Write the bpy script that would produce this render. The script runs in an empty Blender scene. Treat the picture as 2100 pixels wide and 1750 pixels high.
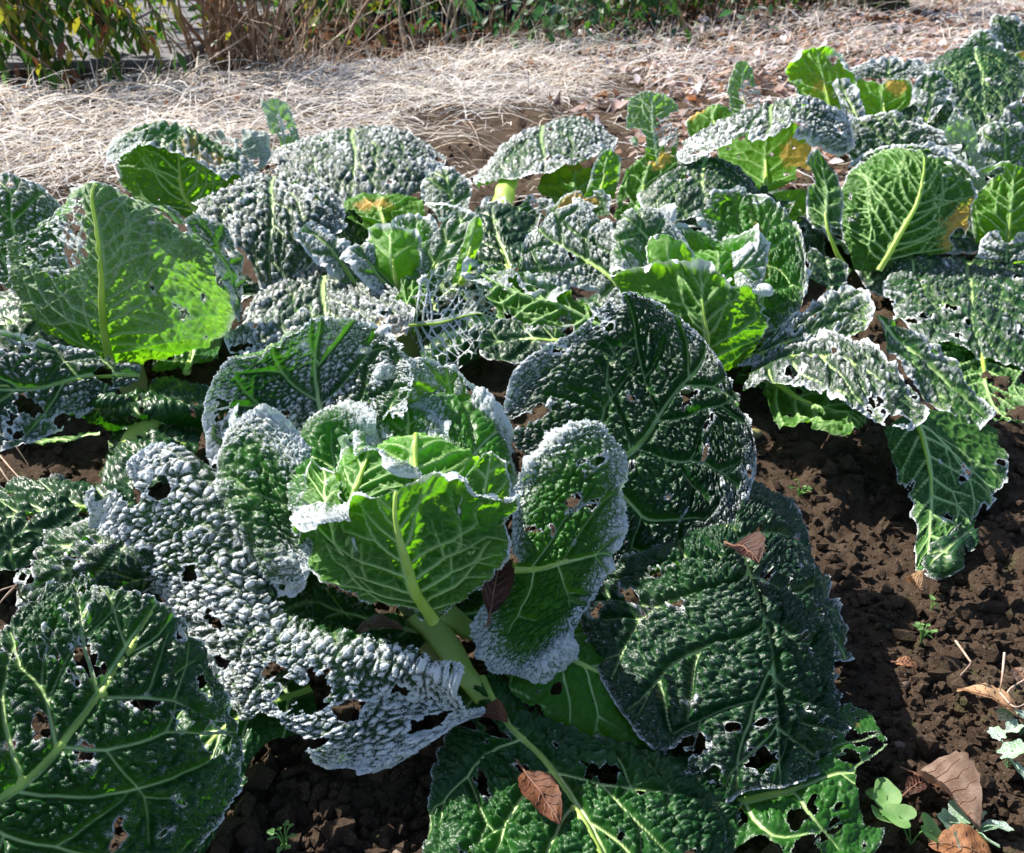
import bpy, math, random
import numpy as np
from mathutils import Vector

# ------------------------------------------------------------------ camera, sky, sun, exposure
SC = bpy.context.scene
COL = SC.collection
H, PITCH, TH = 0.75, math.radians(30.0), 0.514
cam_d = bpy.data.cameras.new('camera')
cam_d.sensor_width = 36.0
cam_d.lens = 18.0 / TH
cam_d.clip_start = 0.02
cam_d.clip_end = 400.0
cam_d.dof.use_dof = True
cam_d.dof.focus_distance = 1.05
cam_d.dof.aperture_fstop = 15.0
cam = bpy.data.objects.new('camera', cam_d)
cam.location = (0, 0, H)
cam.rotation_euler = (math.radians(90) - PITCH, 0, 0)
COL.objects.link(cam)
SC.camera = cam

SUN_AZ, SUN_EL = math.radians(-56.0), math.radians(42.0)   # azimuth from +Y towards +X
world = bpy.data.worlds.new("World")
SC.world = world
world.use_nodes = True
wn = world.node_tree.nodes
sky = wn.new('ShaderNodeTexSky')
sky.sky_type = 'NISHITA'
sky.sun_disc = False
sky.sun_elevation = SUN_EL
sky.sun_rotation = SUN_AZ
world.node_tree.links.new(sky.outputs[0], wn['Background'].inputs[0])
wn['Background'].inputs[1].default_value = 0.085
sun_d = bpy.data.lights.new('sun', 'SUN')
sun_d.energy = 5.0
sun_d.angle = math.radians(0.6)
sun_d.color = (1.0, 0.94, 0.85)
sun = bpy.data.objects.new('sun', sun_d)
sdir = Vector((math.sin(SUN_AZ) * math.cos(SUN_EL), math.cos(SUN_AZ) * math.cos(SUN_EL), math.sin(SUN_EL)))
sun.rotation_euler = (-sdir).to_track_quat('-Z', 'Y').to_euler()
COL.objects.link(sun)
SC.view_settings.view_transform = 'Standard'
SC.view_settings.look = 'None'
SC.view_settings.gamma = 1.0
SC.view_settings.exposure = 1.25
SC.view_settings.use_curve_mapping = False
SC.render.engine = 'CYCLES'
SC.cycles.max_bounces = 6
SC.cycles.diffuse_bounces = 3
SC.cycles.transmission_bounces = 4
SC.cycles.use_denoising = True

# ------------------------------------------------------------------ projection helpers
FWD = np.array([0, math.cos(PITCH), -math.sin(PITCH)])
UPV = np.array([0, math.sin(PITCH), math.cos(PITCH)])
CAM = np.array([0, 0, H])

def ray(x, y):
    return FWD + (x - 1050) / 1050 * TH * np.array([1.0, 0, 0]) + (875 - y) / 1050 * TH * UPV

def at_y(x, y, Y):
    d = ray(x, y)
    return CAM + d * (Y / d[1])

def at_z(x, y, z):
    d = ray(x, y)
    return CAM + d * ((z - H) / d[2])

def at_sphere(x, y, c, r):
    d = ray(x, y)
    c = np.array(c)
    oc = CAM - c
    a = d @ d; b = 2 * (d @ oc); cc = oc @ oc - r * r
    D = b * b - 4 * a * cc
    s = (-b - math.sqrt(max(D, 0))) / (2 * a)
    return CAM + d * s

def project(P):
    Q = P - CAM
    z = Q @ FWD
    z = np.maximum(z, 0.05)
    return np.stack([Q[..., 0] / z / TH * 512 + 512, 426.7 - (Q @ UPV) / z / TH * 512], -1)

# ------------------------------------------------------------------ noise in numpy
def _h(ix, iy, s):
    with np.errstate(over='ignore'):
        n = (ix.astype(np.int64) * 374761393 + iy.astype(np.int64) * 668265263 + int(s) * 362437) & 0xffffffff
        n = ((n ^ (n >> 13)) * 1274126177) & 0xffffffff
        n = ((n ^ (n >> 16)) * 2246822519) & 0xffffffff
        n = n ^ (n >> 15)
    return (n & 0xffffff).astype(np.float64) / 16777216.0

def vnoise(x, y, s=0):
    ix = np.floor(x); iy = np.floor(y)
    fx = x - ix; fy = y - iy
    fx = fx * fx * (3 - 2 * fx); fy = fy * fy * (3 - 2 * fy)
    a = _h(ix, iy, s); b = _h(ix + 1, iy, s); c = _h(ix, iy + 1, s); d = _h(ix + 1, iy + 1, s)
    return (a * (1 - fx) + b * fx) * (1 - fy) + (c * (1 - fx) + d * fx) * fy

def fbm(x, y, s=0, o=3):
    r = 0; a = 0.5; t = 0
    for k in range(o):
        r = r + a * vnoise(x * 2 ** k, y * 2 ** k, s + k * 17); t += a; a *= 0.5
    return r / t

def voro(x, y, s=0, jit=0.85):
    """distance to the cell edge (cell units), F1, id"""
    ix = np.floor(x); iy = np.floor(y)
    d1 = np.full(x.shape, 9.0); d2 = np.full(x.shape, 9.0)
    ax = np.zeros_like(x); ay = np.zeros_like(x); bx = np.zeros_like(x); by = np.zeros_like(x); cid = np.zeros_like(x)
    for dx in (-1, 0, 1):
        for dy in (-1, 0, 1):
            cx = ix + dx; cy = iy + dy
            r1 = _h(cx, cy, s); r2 = _h(cx, cy, s + 101)
            sx = cx + 0.5 + (r1 - 0.5) * jit; sy = cy + 0.5 + (r2 - 0.5) * jit
            d = (sx - x) ** 2 + (sy - y) ** 2
            m1 = d < d1
            m2 = (~m1) & (d < d2)
            d2 = np.where(m1, d1, np.where(m2, d, d2))
            bx = np.where(m1, ax, np.where(m2, sx, bx)); by = np.where(m1, ay, np.where(m2, sy, by))
            d1 = np.where(m1, d, d1)
            ax = np.where(m1, sx, ax); ay = np.where(m1, sy, ay)
            cid = np.where(m1, r1, cid)
    e = (d2 - d1) / (2 * np.sqrt((ax - bx) ** 2 + (ay - by) ** 2) + 1e-6)
    return e, np.sqrt(d1), cid

def sstep(a, b, x):
    t = np.clip((x - a) / (b - a), 0, 1)
    return t * t * (3 - 2 * t)

# ------------------------------------------------------------------ object helpers
def tag(o, label=None, cat=None, group=None, kind=None):
    if label: o['label'] = label
    if cat: o['category'] = cat
    if group: o['group'] = group
    if kind: o['kind'] = kind
    return o

def empty(name, loc, label, cat, group=None):
    o = bpy.data.objects.new(name, None)
    o.location = loc
    COL.objects.link(o)
    return tag(o, label, cat, group)

def mesh_obj(name, V, F, mat, parent=None, attrs=None, smooth=True):
    """V (n,3) world coordinates, F (m,k) ints with k 3 or 4"""
    V = np.asarray(V, dtype=np.float32)
    F = np.asarray(F, dtype=np.int32)
    me = bpy.data.meshes.new(name)
    k = F.shape[1]
    if parent is not None:
        p = parent
        off = Vector((0, 0, 0))
        while p is not None:
            off += p.location; p = p.parent
        V = V - np.array(off, dtype=np.float32)
    me.vertices.add(len(V)); me.vertices.foreach_set('co', V.ravel())
    me.loops.add(F.size); me.loops.foreach_set('vertex_index', F.ravel())
    me.polygons.add(len(F))
    me.polygons.foreach_set('loop_start', np.arange(0, F.size, k, dtype=np.int32))
    me.polygons.foreach_set('use_smooth', np.full(len(F), smooth))
    for a, val in (attrs or {}).items():
        at = me.attributes.new(a, 'FLOAT', 'POINT')
        at.data.foreach_set('value', np.asarray(val, dtype=np.float32).ravel())
    me.materials.append(mat)
    me.update(calc_edges=True)
    o = bpy.data.objects.new(name, me)
    COL.objects.link(o)
    if parent is not None: o.parent = parent
    return o

def tubes(paths, radii, nseg=6):
    """paths: list of (k,3); radii: list of (k,) -> V, F"""
    VV = []; FF = []; off = 0
    for P, R in zip(paths, radii):
        P = np.asarray(P, float); R = np.asarray(R, float)
        k = len(P)
        T = np.gradient(P, axis=0)
        T /= np.linalg.norm(T, axis=1, keepdims=True) + 1e-9
        ref = np.array([0.31, 0.17, 0.93])
        A = np.cross(T, ref); A /= np.linalg.norm(A, axis=1, keepdims=True) + 1e-9
        B = np.cross(T, A)
        th = np.linspace(0, 2 * math.pi, nseg, endpoint=False)
        ring = P[:, None] + R[:, None, None] * (np.cos(th)[None, :, None] * A[:, None] + np.sin(th)[None, :, None] * B[:, None])
        VV.append(ring.reshape(-1, 3))
        i = np.arange(k - 1)[:, None] * nseg; j = np.arange(nseg)[None]
        j2 = (j + 1) % nseg
        FF.append(np.stack([i + j, i + j2, i + nseg + j2, i + nseg + j], -1).reshape(-1, 4) + off)
        off += k * nseg
    return np.concatenate(VV), np.concatenate(FF)

def catmull(C, t):
    C = np.asarray(C, float); n = len(C)
    if n == 1: return np.repeat(C, len(t), 0)
    Cp = np.concatenate([[2 * C[0] - C[1]], C, [2 * C[-1] - C[-2]]])
    i = np.clip(np.floor(t).astype(int), 0, n - 2)
    f = (t - i).reshape((-1,) + (1,) * (C.ndim - 1))
    p0, p1, p2, p3 = Cp[i], Cp[i + 1], Cp[i + 2], Cp[i + 3]
    return 0.5 * (2 * p1 + (p2 - p0) * f + (2 * p0 - 5 * p1 + 4 * p2 - p3) * f * f + (3 * p1 - p0 - 3 * p2 + p3) * f ** 3)

# ------------------------------------------------------------------ material helpers
class Mat:
    def __init__(s, name):
        s.m = bpy.data.materials.new(name); s.m.use_nodes = True
        s.t = s.m.node_tree; s.t.nodes.clear()
        s.out = s.t.nodes.new('ShaderNodeOutputMaterial')
    def n(s, typ, props=None, **ins):
        nd = s.t.nodes.new('ShaderNode' + typ)
        for k, v in (props or {}).items(): setattr(nd, k, v)
        for k, v in ins.items():
            key = int(k[1:]) if k[0] == 'i' and k[1:].isdigit() else k
            s.set(nd.inputs[key], v)
        return nd
    def set(s, sock, v):
        if isinstance(v, bpy.types.NodeSocket): s.t.links.new(v, sock)
        elif isinstance(v, (tuple, list)) and len(v) == 3 and sock.type == 'RGBA': sock.default_value = (*v, 1)
        else: sock.default_value = v
    def math(s, op, a, b=0.0, c=0.0, clamp=False):
        nd = s.n('Math', {'operation': op, 'use_clamp': clamp}, i0=a, i1=b, i2=c); return nd.outputs[0]
    def mix(s, f, a, b, mode='MIX'):
        nd = s.n('Mix', {'data_type': 'RGBA', 'blend_type': mode})
        s.set(nd.inputs[0], f); s.set(nd.inputs[6], a); s.set(nd.inputs[7], b); return nd.outputs[2]
    def attr(s, name, typ='GEOMETRY'):
        return s.n('Attribute', {'attribute_name': name, 'attribute_type': typ}).outputs['Fac']
    def noise(s, vec, scale, detail=2.0, rough=0.5):
        nd = s.n('TexNoise'); s.set(nd.inputs['Vector'], vec)
        nd.inputs['Scale'].default_value = scale; nd.inputs['Detail'].default_value = detail; nd.inputs['Roughness'].default_value = rough
        return nd.outputs['Fac']
    def sst(s, a, b, x):
        nd = s.n('MapRange', {'interpolation_type': 'SMOOTHSTEP'}, Value=x); nd.inputs['From Min'].default_value = a; nd.inputs['From Max'].default_value = b
        return nd.outputs['Result']
    def done(s, sh): s.t.links.new(sh, s.out.inputs[0]); return s.m

def leaf_material():
    m = Mat('savoy_leaf')
    pos = m.n('NewGeometry').outputs['Position']; back = m.n('NewGeometry').outputs['Backfacing']
    t = m.attr('tint', 'OBJECT'); V = m.attr('vein'); E = m.attr('net'); F = m.attr('frost'); FU = m.attr('frostu'); Y = m.attr('yellow'); B = m.attr('blis')
    n1 = m.noise(pos, 9, 2); n2 = m.noise(pos, 130, 2); n3 = m.noise(pos, 1100, 1.0, 0.6)
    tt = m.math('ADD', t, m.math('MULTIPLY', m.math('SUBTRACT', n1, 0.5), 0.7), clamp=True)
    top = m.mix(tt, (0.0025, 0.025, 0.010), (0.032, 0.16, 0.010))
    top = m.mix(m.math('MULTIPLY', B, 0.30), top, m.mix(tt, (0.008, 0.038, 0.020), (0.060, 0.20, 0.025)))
    top = m.mix(m.math('MULTIPLY', E, 0.28), top, (0.08, 0.22, 0.04))
    top = m.mix(V, top, (0.44, 0.60, 0.24))
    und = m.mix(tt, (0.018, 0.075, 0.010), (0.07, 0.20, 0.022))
    und = m.mix(m.math('MULTIPLY', E, 0.45), und, (0.20, 0.40, 0.10))
    und = m.mix(m.math('POWER', V, 0.6), und, (0.38, 0.56, 0.22))
    col = m.mix(back, top, und)
    yy = m.sst(0.35, 0.65, m.math('ADD', Y, m.math('MULTIPLY', m.math('SUBTRACT', n2, 0.5), 0.5)))
    col = m.mix(yy, col, m.mix(n1, (0.55, 0.40, 0.07), (0.48, 0.27, 0.10)))
    f = m.mix(back, F, FU)
    f = m.math('ADD', f, m.math('ADD', m.math('MULTIPLY', m.math('SUBTRACT', n3, 0.5), 1.5), m.math('MULTIPLY', m.math('SUBTRACT', n2, 0.5), 0.45)))
    fm = m.sst(0.40, 0.80, f)
    frost_col = m.mix(m.sst(0.3, 0.7, n3), (0.72, 0.79, 0.82), (0.95, 0.96, 0.96))
    colf = m.mix(m.math('MULTIPLY', fm, 0.94), col, frost_col)
    bmp = m.n('Bump', None, Strength=0.8, Distance=0.002)
    h = m.math('ADD', m.math('MULTIPLY', m.math('MULTIPLY', n3, fm), 1.3), m.math('MULTIPLY', n2, 0.5))
    m.set(bmp.inputs['Height'], h)
    rough = m.mix(fm, m.mix(back, (0.38,) * 3, (0.55,) * 3), (0.8,) * 3)
    p = m.n('BsdfPrincipled'); m.set(p.inputs['Base Color'], colf); m.set(p.inputs['Roughness'], rough); m.set(p.inputs['Normal'], bmp.outputs[0])
    p.inputs['Specular IOR Level'].default_value = 0.27
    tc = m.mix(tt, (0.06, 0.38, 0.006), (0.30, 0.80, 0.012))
    tc = m.mix(m.math('MULTIPLY', m.math('MULTIPLY', B, tt), 0.8), tc, (0.50, 0.80, 0.02))
    tc = m.mix(yy, tc, (0.95, 0.75, 0.10))
    tc = m.mix(m.math('MULTIPLY', fm, 0.6), tc, (0.7, 0.85, 0.7))
    tr = m.n('BsdfTranslucent', None, Color=tc); m.set(tr.inputs['Normal'], bmp.outputs[0])
    fac = m.math('MULTIPLY', m.math('SUBTRACT', 1.0, m.math('MULTIPLY', fm, 0.45)), m.math('MULTIPLY_ADD', tt, 0.42, 0.12))
    fac = m.math('MULTIPLY', fac, m.math('SUBTRACT', 1.0, m.math('MULTIPLY', V, 0.75)))
    fac = m.math('MULTIPLY', fac, m.math('SUBTRACT', 1.0, m.math('MULTIPLY', E, 0.45)))
    mx = m.n('MixShader'); m.set(mx.inputs[0], fac); m.t.links.new(p.outputs[0], mx.inputs[1]); m.t.links.new(tr.outputs[0], mx.inputs[2])
    return m.done(mx.outputs[0])

def simple_mat(name, c1, c2, scale=20, rough=0.7, trans=None, frost=0.0, bump=0.3, bdist=0.002, rnd=None, spec=0.4):
    """c1..c2 by noise (or by the 'rnd' vertex attribute), optional frost on the upward side"""
    m = Mat(name)
    geo = m.n('NewGeometry'); pos = geo.outputs['Position']
    n = m.noise(pos, scale, 4); n3 = m.noise(pos, 900, 1)
    if rnd:
        r = m.attr('rnd')
        ramp = m.n('ValToRGB'); cr = ramp.color_ramp
        cr.elements[0].position = 0; cr.elements[0].color = (*rnd[0], 1); cr.elements[1].position = 1; cr.elements[1].color = (*rnd[-1], 1)
        for i, c in enumerate(rnd[1:-1]):
            e = cr.elements.new((i + 1) / (len(rnd) - 1)); e.color = (*c, 1)
        m.set(ramp.inputs[0], r)
        col = m.mix(m.math('MULTIPLY', n, 0.3), ramp.outputs[0], m.mix(1.0, ramp.outputs[0], (0.6, 0.55, 0.5), 'MULTIPLY'))
    else:
        col = m.mix(m.sst(0.3, 0.7, n), c1, c2)
    if frost:
        sep = m.n('SeparateXYZ', None, i0=geo.outputs['Normal'])
        up = m.math('ABSOLUTE', sep.outputs[2]) if trans else sep.outputs[2]
        f = m.sst(0.45, 0.75, m.math('ADD', m.math('MULTIPLY', up, frost), m.math('MULTIPLY', m.math('SUBTRACT', n3, 0.5), 1.2)))
        col = m.mix(m.math('MULTIPLY', f, 0.85), col, (0.82, 0.86, 0.90))
    p = m.n('BsdfPrincipled'); m.set(p.inputs['Base Color'], col); p.inputs['Roughness'].default_value = rough
    p.inputs['Specular IOR Level'].default_value = spec
    b = m.n('Bump', None, Strength=bump, Distance=bdist); m.set(b.inputs['Height'], m.noise(pos, scale * 6, 4, 0.7)); m.set(p.inputs['Normal'], b.outputs[0])
    if trans:
        tr = m.n('BsdfTranslucent'); m.set(tr.inputs[0], m.mix(0.5, col, trans))
        mx = m.n('MixShader'); mx.inputs[0].default_value = 0.38
        m.t.links.new(p.outputs[0], mx.inputs[1]); m.t.links.new(tr.outputs[0], mx.inputs[2])
        return m.done(mx.outputs[0])
    return m.done(p.outputs[0])

M_LEAF = leaf_material()
M_FROST = simple_mat('frost', (.80, .86, .90), (.92, .95, .97), 200, .5, trans=(.8, .88, .92), bump=.1)
M_RIB = simple_mat('pale_midrib', (0.42, 0.62, 0.09), (0.60, 0.76, 0.22), 22, 0.38, trans=(.7, .95, .15), bump=0.3, spec=0.5)
M_STALK = simple_mat('cabbage_stalk', (0.22, 0.30, 0.10), (0.38, 0.42, 0.20), 25, 0.6)
# ------------------------------------------------------------------ savoy leaf builder
def grow_veins(rs, L, hw, dens, um):
    """polylines in leaf metric coordinates (U across, V along) -> segment array (x0,y0,x1,y1,r0,r1)"""
    segs = []
    def add(pts, r0, r1):
        n = len(pts) - 1
        for i in range(n):
            a = r0 + (r1 - r0) * i / n; b = r0 + (r1 - r0) * (i + 1) / n
            segs.append((*pts[i], *pts[i + 1], a, b))
    def hwv(v): return float(np.interp(v, hw[0], hw[1]))
    R0 = min(0.0042, 0.018 * L + 0.0008)
    # midrib
    vs = np.linspace(0, L * 0.97, 14)
    mid = [(um * 2 * hwv(v) + 0.004 * math.sin(v * 25 + rs.rand() * 0.3), v) for v in vs]
    add(mid, R0, 0.0006)
    n = max(3, int(dens * L / 0.042))
    def grow(p, ang, length, r0, lvl, sgn):
        pts = [p]; x, y = p; st = 0.012; k = max(2, int(length / st)); a = ang
        for i in range(k):
            a += (rs.rand() - 0.5) * 0.36 - sgn * 0.035 * (1 if lvl == 0 else 0.3)
            x += math.sin(a) * st; y += math.cos(a) * st
            if y > L or y < 0 or abs(x) > hwv(min(y, L)) * 0.98: break
            pts.append((x, y))
            if lvl < 2 and i > 1 and rs.rand() < (0.26 if lvl == 0 else 0.16):
                s2 = 1 if rs.rand() < 0.5 else -1
                grow((x, y), a + s2 * (0.55 + 0.4 * rs.rand()), (length - i * st) * (0.45 + 0.3 * rs.rand()), r0 * (0.60 if lvl == 0 else 0.7) * (1 - 0.5 * i / k), lvl + 1, s2)
                a -= s2 * 0.18
        if len(pts) > 1: add(pts, r0, max(0.00015, r0 * 0.25))
    for side in (-1, 1):
        for i in range(n):
            f = (i + 0.25 + 0.4 * rs.rand()) / n
            v = L * (0.04 + 0.86 * f ** 1.1)
            ang = side * (1.15 - 0.55 * f + 0.15 * rs.rand())
            x0 = um * 2 * hwv(v)
            grow((x0, v), ang, 1.3 * L * (0.55 - 0.15 * f), R0 * (0.42 - 0.18 * f), 0, side)
    return np.array(segs, dtype=np.float32)

def seg_field(U, V, segs, chunk=24):
    """min over segments of (distance - radius)"""
    shp = U.shape
    x = U.ravel().astype(np.float32)[:, None]; y = V.ravel().astype(np.float32)[:, None]
    best = np.full(x.shape[0], 1.0, np.float32)
    for i in range(0, len(segs), chunk):
        s = segs[i:i + chunk]
        mx = (min(s[:, 0].min(), s[:, 2].min()) - .012, max(s[:, 0].max(), s[:, 2].max()) + .012, min(s[:, 1].min(), s[:, 3].min()) - .012, max(s[:, 1].max(), s[:, 3].max()) + .012)
        idx = np.nonzero((x[:, 0] > mx[0]) & (x[:, 0] < mx[1]) & (y[:, 0] > mx[2]) & (y[:, 0] < mx[3]))[0]
        if not len(idx): continue
        xx = x[idx]; yy = y[idx]
        dx = s[:, 2] - s[:, 0]; dy = s[:, 3] - s[:, 1]; l2 = dx * dx + dy * dy + 1e-12
        t = np.clip(((xx - s[:, 0]) * dx + (yy - s[:, 1]) * dy) / l2, 0, 1)
        d = np.sqrt((xx - s[:, 0] - t * dx) ** 2 + (yy - s[:, 1] - t * dy) ** 2) - (s[:, 4] + (s[:, 5] - s[:, 4]) * t)
        best[idx] = np.minimum(best[idx], d.min(1))
    return best.reshape(shp)

def parse_spec(spec, sph):
    rows = []
    for r in spec.strip().split('/'):
        toks = r.split(); row = []
        for i in range(0, len(toks), 3):
            x, y, d = float(toks[i]), float(toks[i + 1]), toks[i + 2]
            if d[0] == 's': p = at_sphere(x, y, sph[:3], sph[3] * float(d[1:]))
            elif d[0] == 'g': p = at_z(x, y, float(d[1:]))
            else: p = at_y(x, y, float(d))
            if p[2] < 0.012: p = at_z(x, y, 0.012)
            row.append(p)
        rows.append(row)
    n = len(rows[0])
    for i, r in enumerate(rows): assert len(r) == n, (spec[:60], i, len(r), n)
    return np.array(rows)

LEAF_TRIS = 0
def leaf(parent, spec, side='top', seed=1, sph=None, tint=0.3, frost=0.7, fu=0.0, roll=0.0, rollR=0.010, rside=1.0, rag=0.0055, holes=6, hsize=0.009,
         skel=0.0, skelpos=None, blis=1.0, cell=0.0165, wave=0.006, dens=1.0, um=0.0, yel=0.0, ypos=(0.5, 0.9), rib=0.5, ribr=1.0, res=1.5, edge=1.0,
         name='leaf', label=None, tipround=True, swave=0.0, basefrost=1.0, bf=(.15, .7), fin=1.0, fb=.035, vs=1.0, cry=0.0, hl=(), frill=0.0, bitek=1.0, frim=0.0, frw=0.006):
    global LEAF_TRIS
    rs = np.random.RandomState(seed)
    C = parse_spec(spec, sph) if isinstance(spec, str) else np.array(spec, float)
    n, mcol = C.shape[:2]
    # orientation: adaxial normal = dP/du x dP/dv
    ci, cj = n // 2, mcol // 2
    frost = frost * (1 + 0.28 * float(sstep(1.15, 1.9, C[ci, cj][1])))
    if n == 2: dv = C[1, cj] - C[0, cj]
    else: dv = C[min(ci + 1, n - 1), cj] - C[ci - 1, cj]
    du = C[ci, min(cj + 1, mcol - 1)] - C[ci, max(cj - 1, 0)]
    nn = np.cross(du, dv)
    facing = nn @ (CAM - C[ci, cj]) > 0
    if (side == 'top') != facing:
        C = C[:, ::-1]; um = -um; hl = [(1 - q[0],) + tuple(q[1:]) for q in hl]
    def surf(tu, tv):
        A = np.stack([catmull(C[i], tu) for i in range(n)])      # n, nu, 3
        return catmull(A, tv)                                     # nv, nu, 3
    cu = np.linspace(0, mcol - 1, 33); cv = np.linspace(0, n - 1, 49)
    S = surf(cu, cv)
    wid = np.linalg.norm(np.diff(S, axis=1), axis=2).sum(1)       # per v
    seg = np.linalg.norm(np.diff(S, axis=0), axis=2)[:, 8:25].mean(1)
    ln = np.concatenate([[0], np.cumsum(seg)]); L = ln[-1]
    pr = project(S)
    wpx = np.linalg.norm(np.diff(pr, axis=1), axis=2).sum(1).max(); lpx = np.linalg.norm(np.diff(pr, axis=0), axis=2).sum(0).max()
    nU = int(np.clip(wpx / res, 24, 420)); nV = int(np.clip(lpx / res, 24, 460))
    # never finer than 0.6 mm, never coarser than 5 mm
    nU = int(np.clip(nU, wid.max() / 0.006, wid.max() / 0.0007)); nV = int(np.clip(nV, L / 0.006, L / 0.0007))
    # uniform arclength across each row approx: average
    cw = np.concatenate([[0], np.cumsum(np.linalg.norm(np.diff(S, axis=1), axis=2).mean(0))]); cw /= cw[-1]
    uu = np.linspace(0, 1, nU); vv = np.linspace(0, 1, nV)
    tu = np.interp(uu, cw, cu); tv = np.interp(vv * L, ln, cv)
    P = surf(tu, tv)
    W = np.interp(tv, cv, wid)
    kern = np.ones(7) / 7; W = np.convolve(np.pad(W, 3, mode='edge'), kern, 'valid')
    U = (uu[None] - 0.5) * W[:, None]; Vm = np.repeat((vv * L)[:, None], nU, 1)
    Pu = np.gradient(P, axis=1); Pv = np.gradient(P, axis=0)
    N = np.cross(Pu, Pv); N /= np.linalg.norm(N, axis=2, keepdims=True) + 1e-12
    # edge distance
    de = W[:, None] / 2 - np.abs(U)
    dt = L - Vm
    k = 0.02 if tipround else 0.004
    def smin(a, b, k):
        h = np.clip(0.5 + 0.5 * (b - a) / k, 0, 1); return b * (1 - h) + a * h - k * h * (1 - h)
    dE = smin(de, dt, k)
    dB = Vm + 0.03
    jag = rag * (1.5 * (1 - fbm(U / 0.035 + 7, Vm / 0.035, seed + 5, 4)) + 0.8 * np.abs(fbm(U / 0.012, Vm / 0.012 + 3, seed + 6, 3) - 0.5))
    bite = fbm(U / 0.05 + 31, Vm / 0.05, seed + 9, 2)
    jag = jag + bitek * rag * 5 * sstep(0.60, 0.78, bite)
    sdf = dE - jag * np.minimum(1, Vm / (0.15 * L) + 0.1)
    veinseg = grow_veins(rs, L, (vv * L, W / 2), dens, um)
    dv_ = seg_field(U, Vm, veinseg)
    # blister cells, slightly warped
    wx = (fbm(U / 0.03, Vm / 0.03, seed + 1) - 0.5) * 0.02; wy = (fbm(U / 0.03 + 9, Vm / 0.03 + 4, seed + 2) - 0.5) * 0.02
    fine = 1.0
    wi = sstep(0.016, 0.050, dE)
    def bl(c, sd):
        e1, f1, i1 = voro((U + wx) / c, (Vm + wy) / (c * 0.80), sd)
        e2, f2, _ = voro((U + wx * 0.5) / (c * 0.48), (Vm + wy * 0.5) / (c * 0.42), sd + 3)
        return e1, i1, e2
    ea, ia, eb = bl(cell * 1.15, seed); ec, ic, ed_ = bl(cell * 0.70, seed + 7)
    e1 = ea * wi + ec * (1 - wi); id1 = ia * wi + ic * (1 - wi); e2 = eb * wi + ed_ * (1 - wi)
    cl = cell * (0.70 + 0.45 * wi)
    dome1 = np.sqrt(np.clip(1 - (1 - np.clip(e1 / 0.42, 0, 1)) ** 2, 0, 1))
    dome2 = np.sqrt(np.clip(1 - (1 - np.clip(e2 / 0.40, 0, 1)) ** 2, 0, 1))
    ve = 1 - vs * (1 - sstep(0.0, 0.006, dv_))
    amp = blis * cl * 0.34 * (0.7 + 0.6 * id1)
    h = (amp * dome1 + blis * cl * 0.27 * dome2 * (0.45 + 0.55 * dome1)) * (0.12 + 0.88 * ve)
    h -= vs * 0.0012 * sstep(0.0012, -0.0006, dv_) * blis
    vein = sstep(0.0007, -0.0010, dv_) * vs
    net = np.maximum(sstep(0.10, 0.015, e1), 0.40 * sstep(0.12, 0.02, e2))
    q1 = np.clip(e1 / 0.45, 0, 1); q2 = np.clip(e2 / 0.42, 0, 1)
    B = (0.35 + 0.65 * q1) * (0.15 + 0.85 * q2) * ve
    # holes
    hol = np.full(U.shape, 1.0)
    for q in range(holes):
        for _ in range(8):
            v0 = L * (0.12 + 0.84 * rs.rand()); w0 = np.interp(v0, vv * L, W); u0 = (rs.rand() - 0.5) * w0 * 0.92
            if abs(u0 - um * w0) > 0.012: break
        r = hsize * (0.3 + 0.9 * rs.rand() ** 2); el = 0.6 + 0.8 * rs.rand(); th = rs.rand() * 3.1
        du_ = U - u0; dv2 = Vm - v0
        a = du_ * math.cos(th) + dv2 * math.sin(th); b = -du_ * math.sin(th) + dv2 * math.cos(th)
        rr = np.sqrt((a / el) ** 2 + (b * el) ** 2) - r * (1 + 0.9 * (fbm(U / 0.007, Vm / 0.007, seed + q, 2) - 0.5) * 2)
        hol = np.minimum(hol, rr)
    hol = np.maximum(hol, 0.0007 - dv_ * 1.0) if holes else hol
    for (hu, hv, r) in hl:
        w0 = np.interp(hv * L, vv * L, W); du_ = U - (hu - .5) * w0; dv2 = Vm - hv * L
        hol = np.minimum(hol, np.sqrt((du_ * (1 + .25 * math.sin(hu * 40))) ** 2 + dv2 ** 2) - r * (1 + 0.8 * (fbm(U / 0.011, Vm / 0.011, seed + int(hu * 99), 3) - 0.5) * 2))
    if skel > 0:
        reg = fbm(U / 0.09 + 3, Vm / 0.09, seed + 40, 2)
        if skelpos is not None:
            dd = np.sqrt((uu[None] - skelpos[0]) ** 2 + (vv[:, None] - skelpos[1]) ** 2)
            reg = reg * 0.4 + 0.75 - dd / skelpos[2]
        reg = reg + (id1 - 0.5) * 0.25
        cellh = np.minimum(dome1 * 0 + (ea - 0.065) * cell, dv_ - 0.0003); cellh = np.minimum(cellh, dE - .003)        # >0 inside an areole
        sk = np.where(reg > 1 - skel, -cellh, 0.002)
        hol = np.minimum(hol, sk)
    sdf = np.minimum(sdf, hol)
    # displacement + ruffle + roll
    edgef = np.exp(-np.clip(dE, 0, None) / 0.035)
    ruff = (fbm(U / 0.045 + 11, Vm / 0.045 + 2, seed + 12, 2) - 0.5) * 2
    P2 = P.copy()
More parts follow.
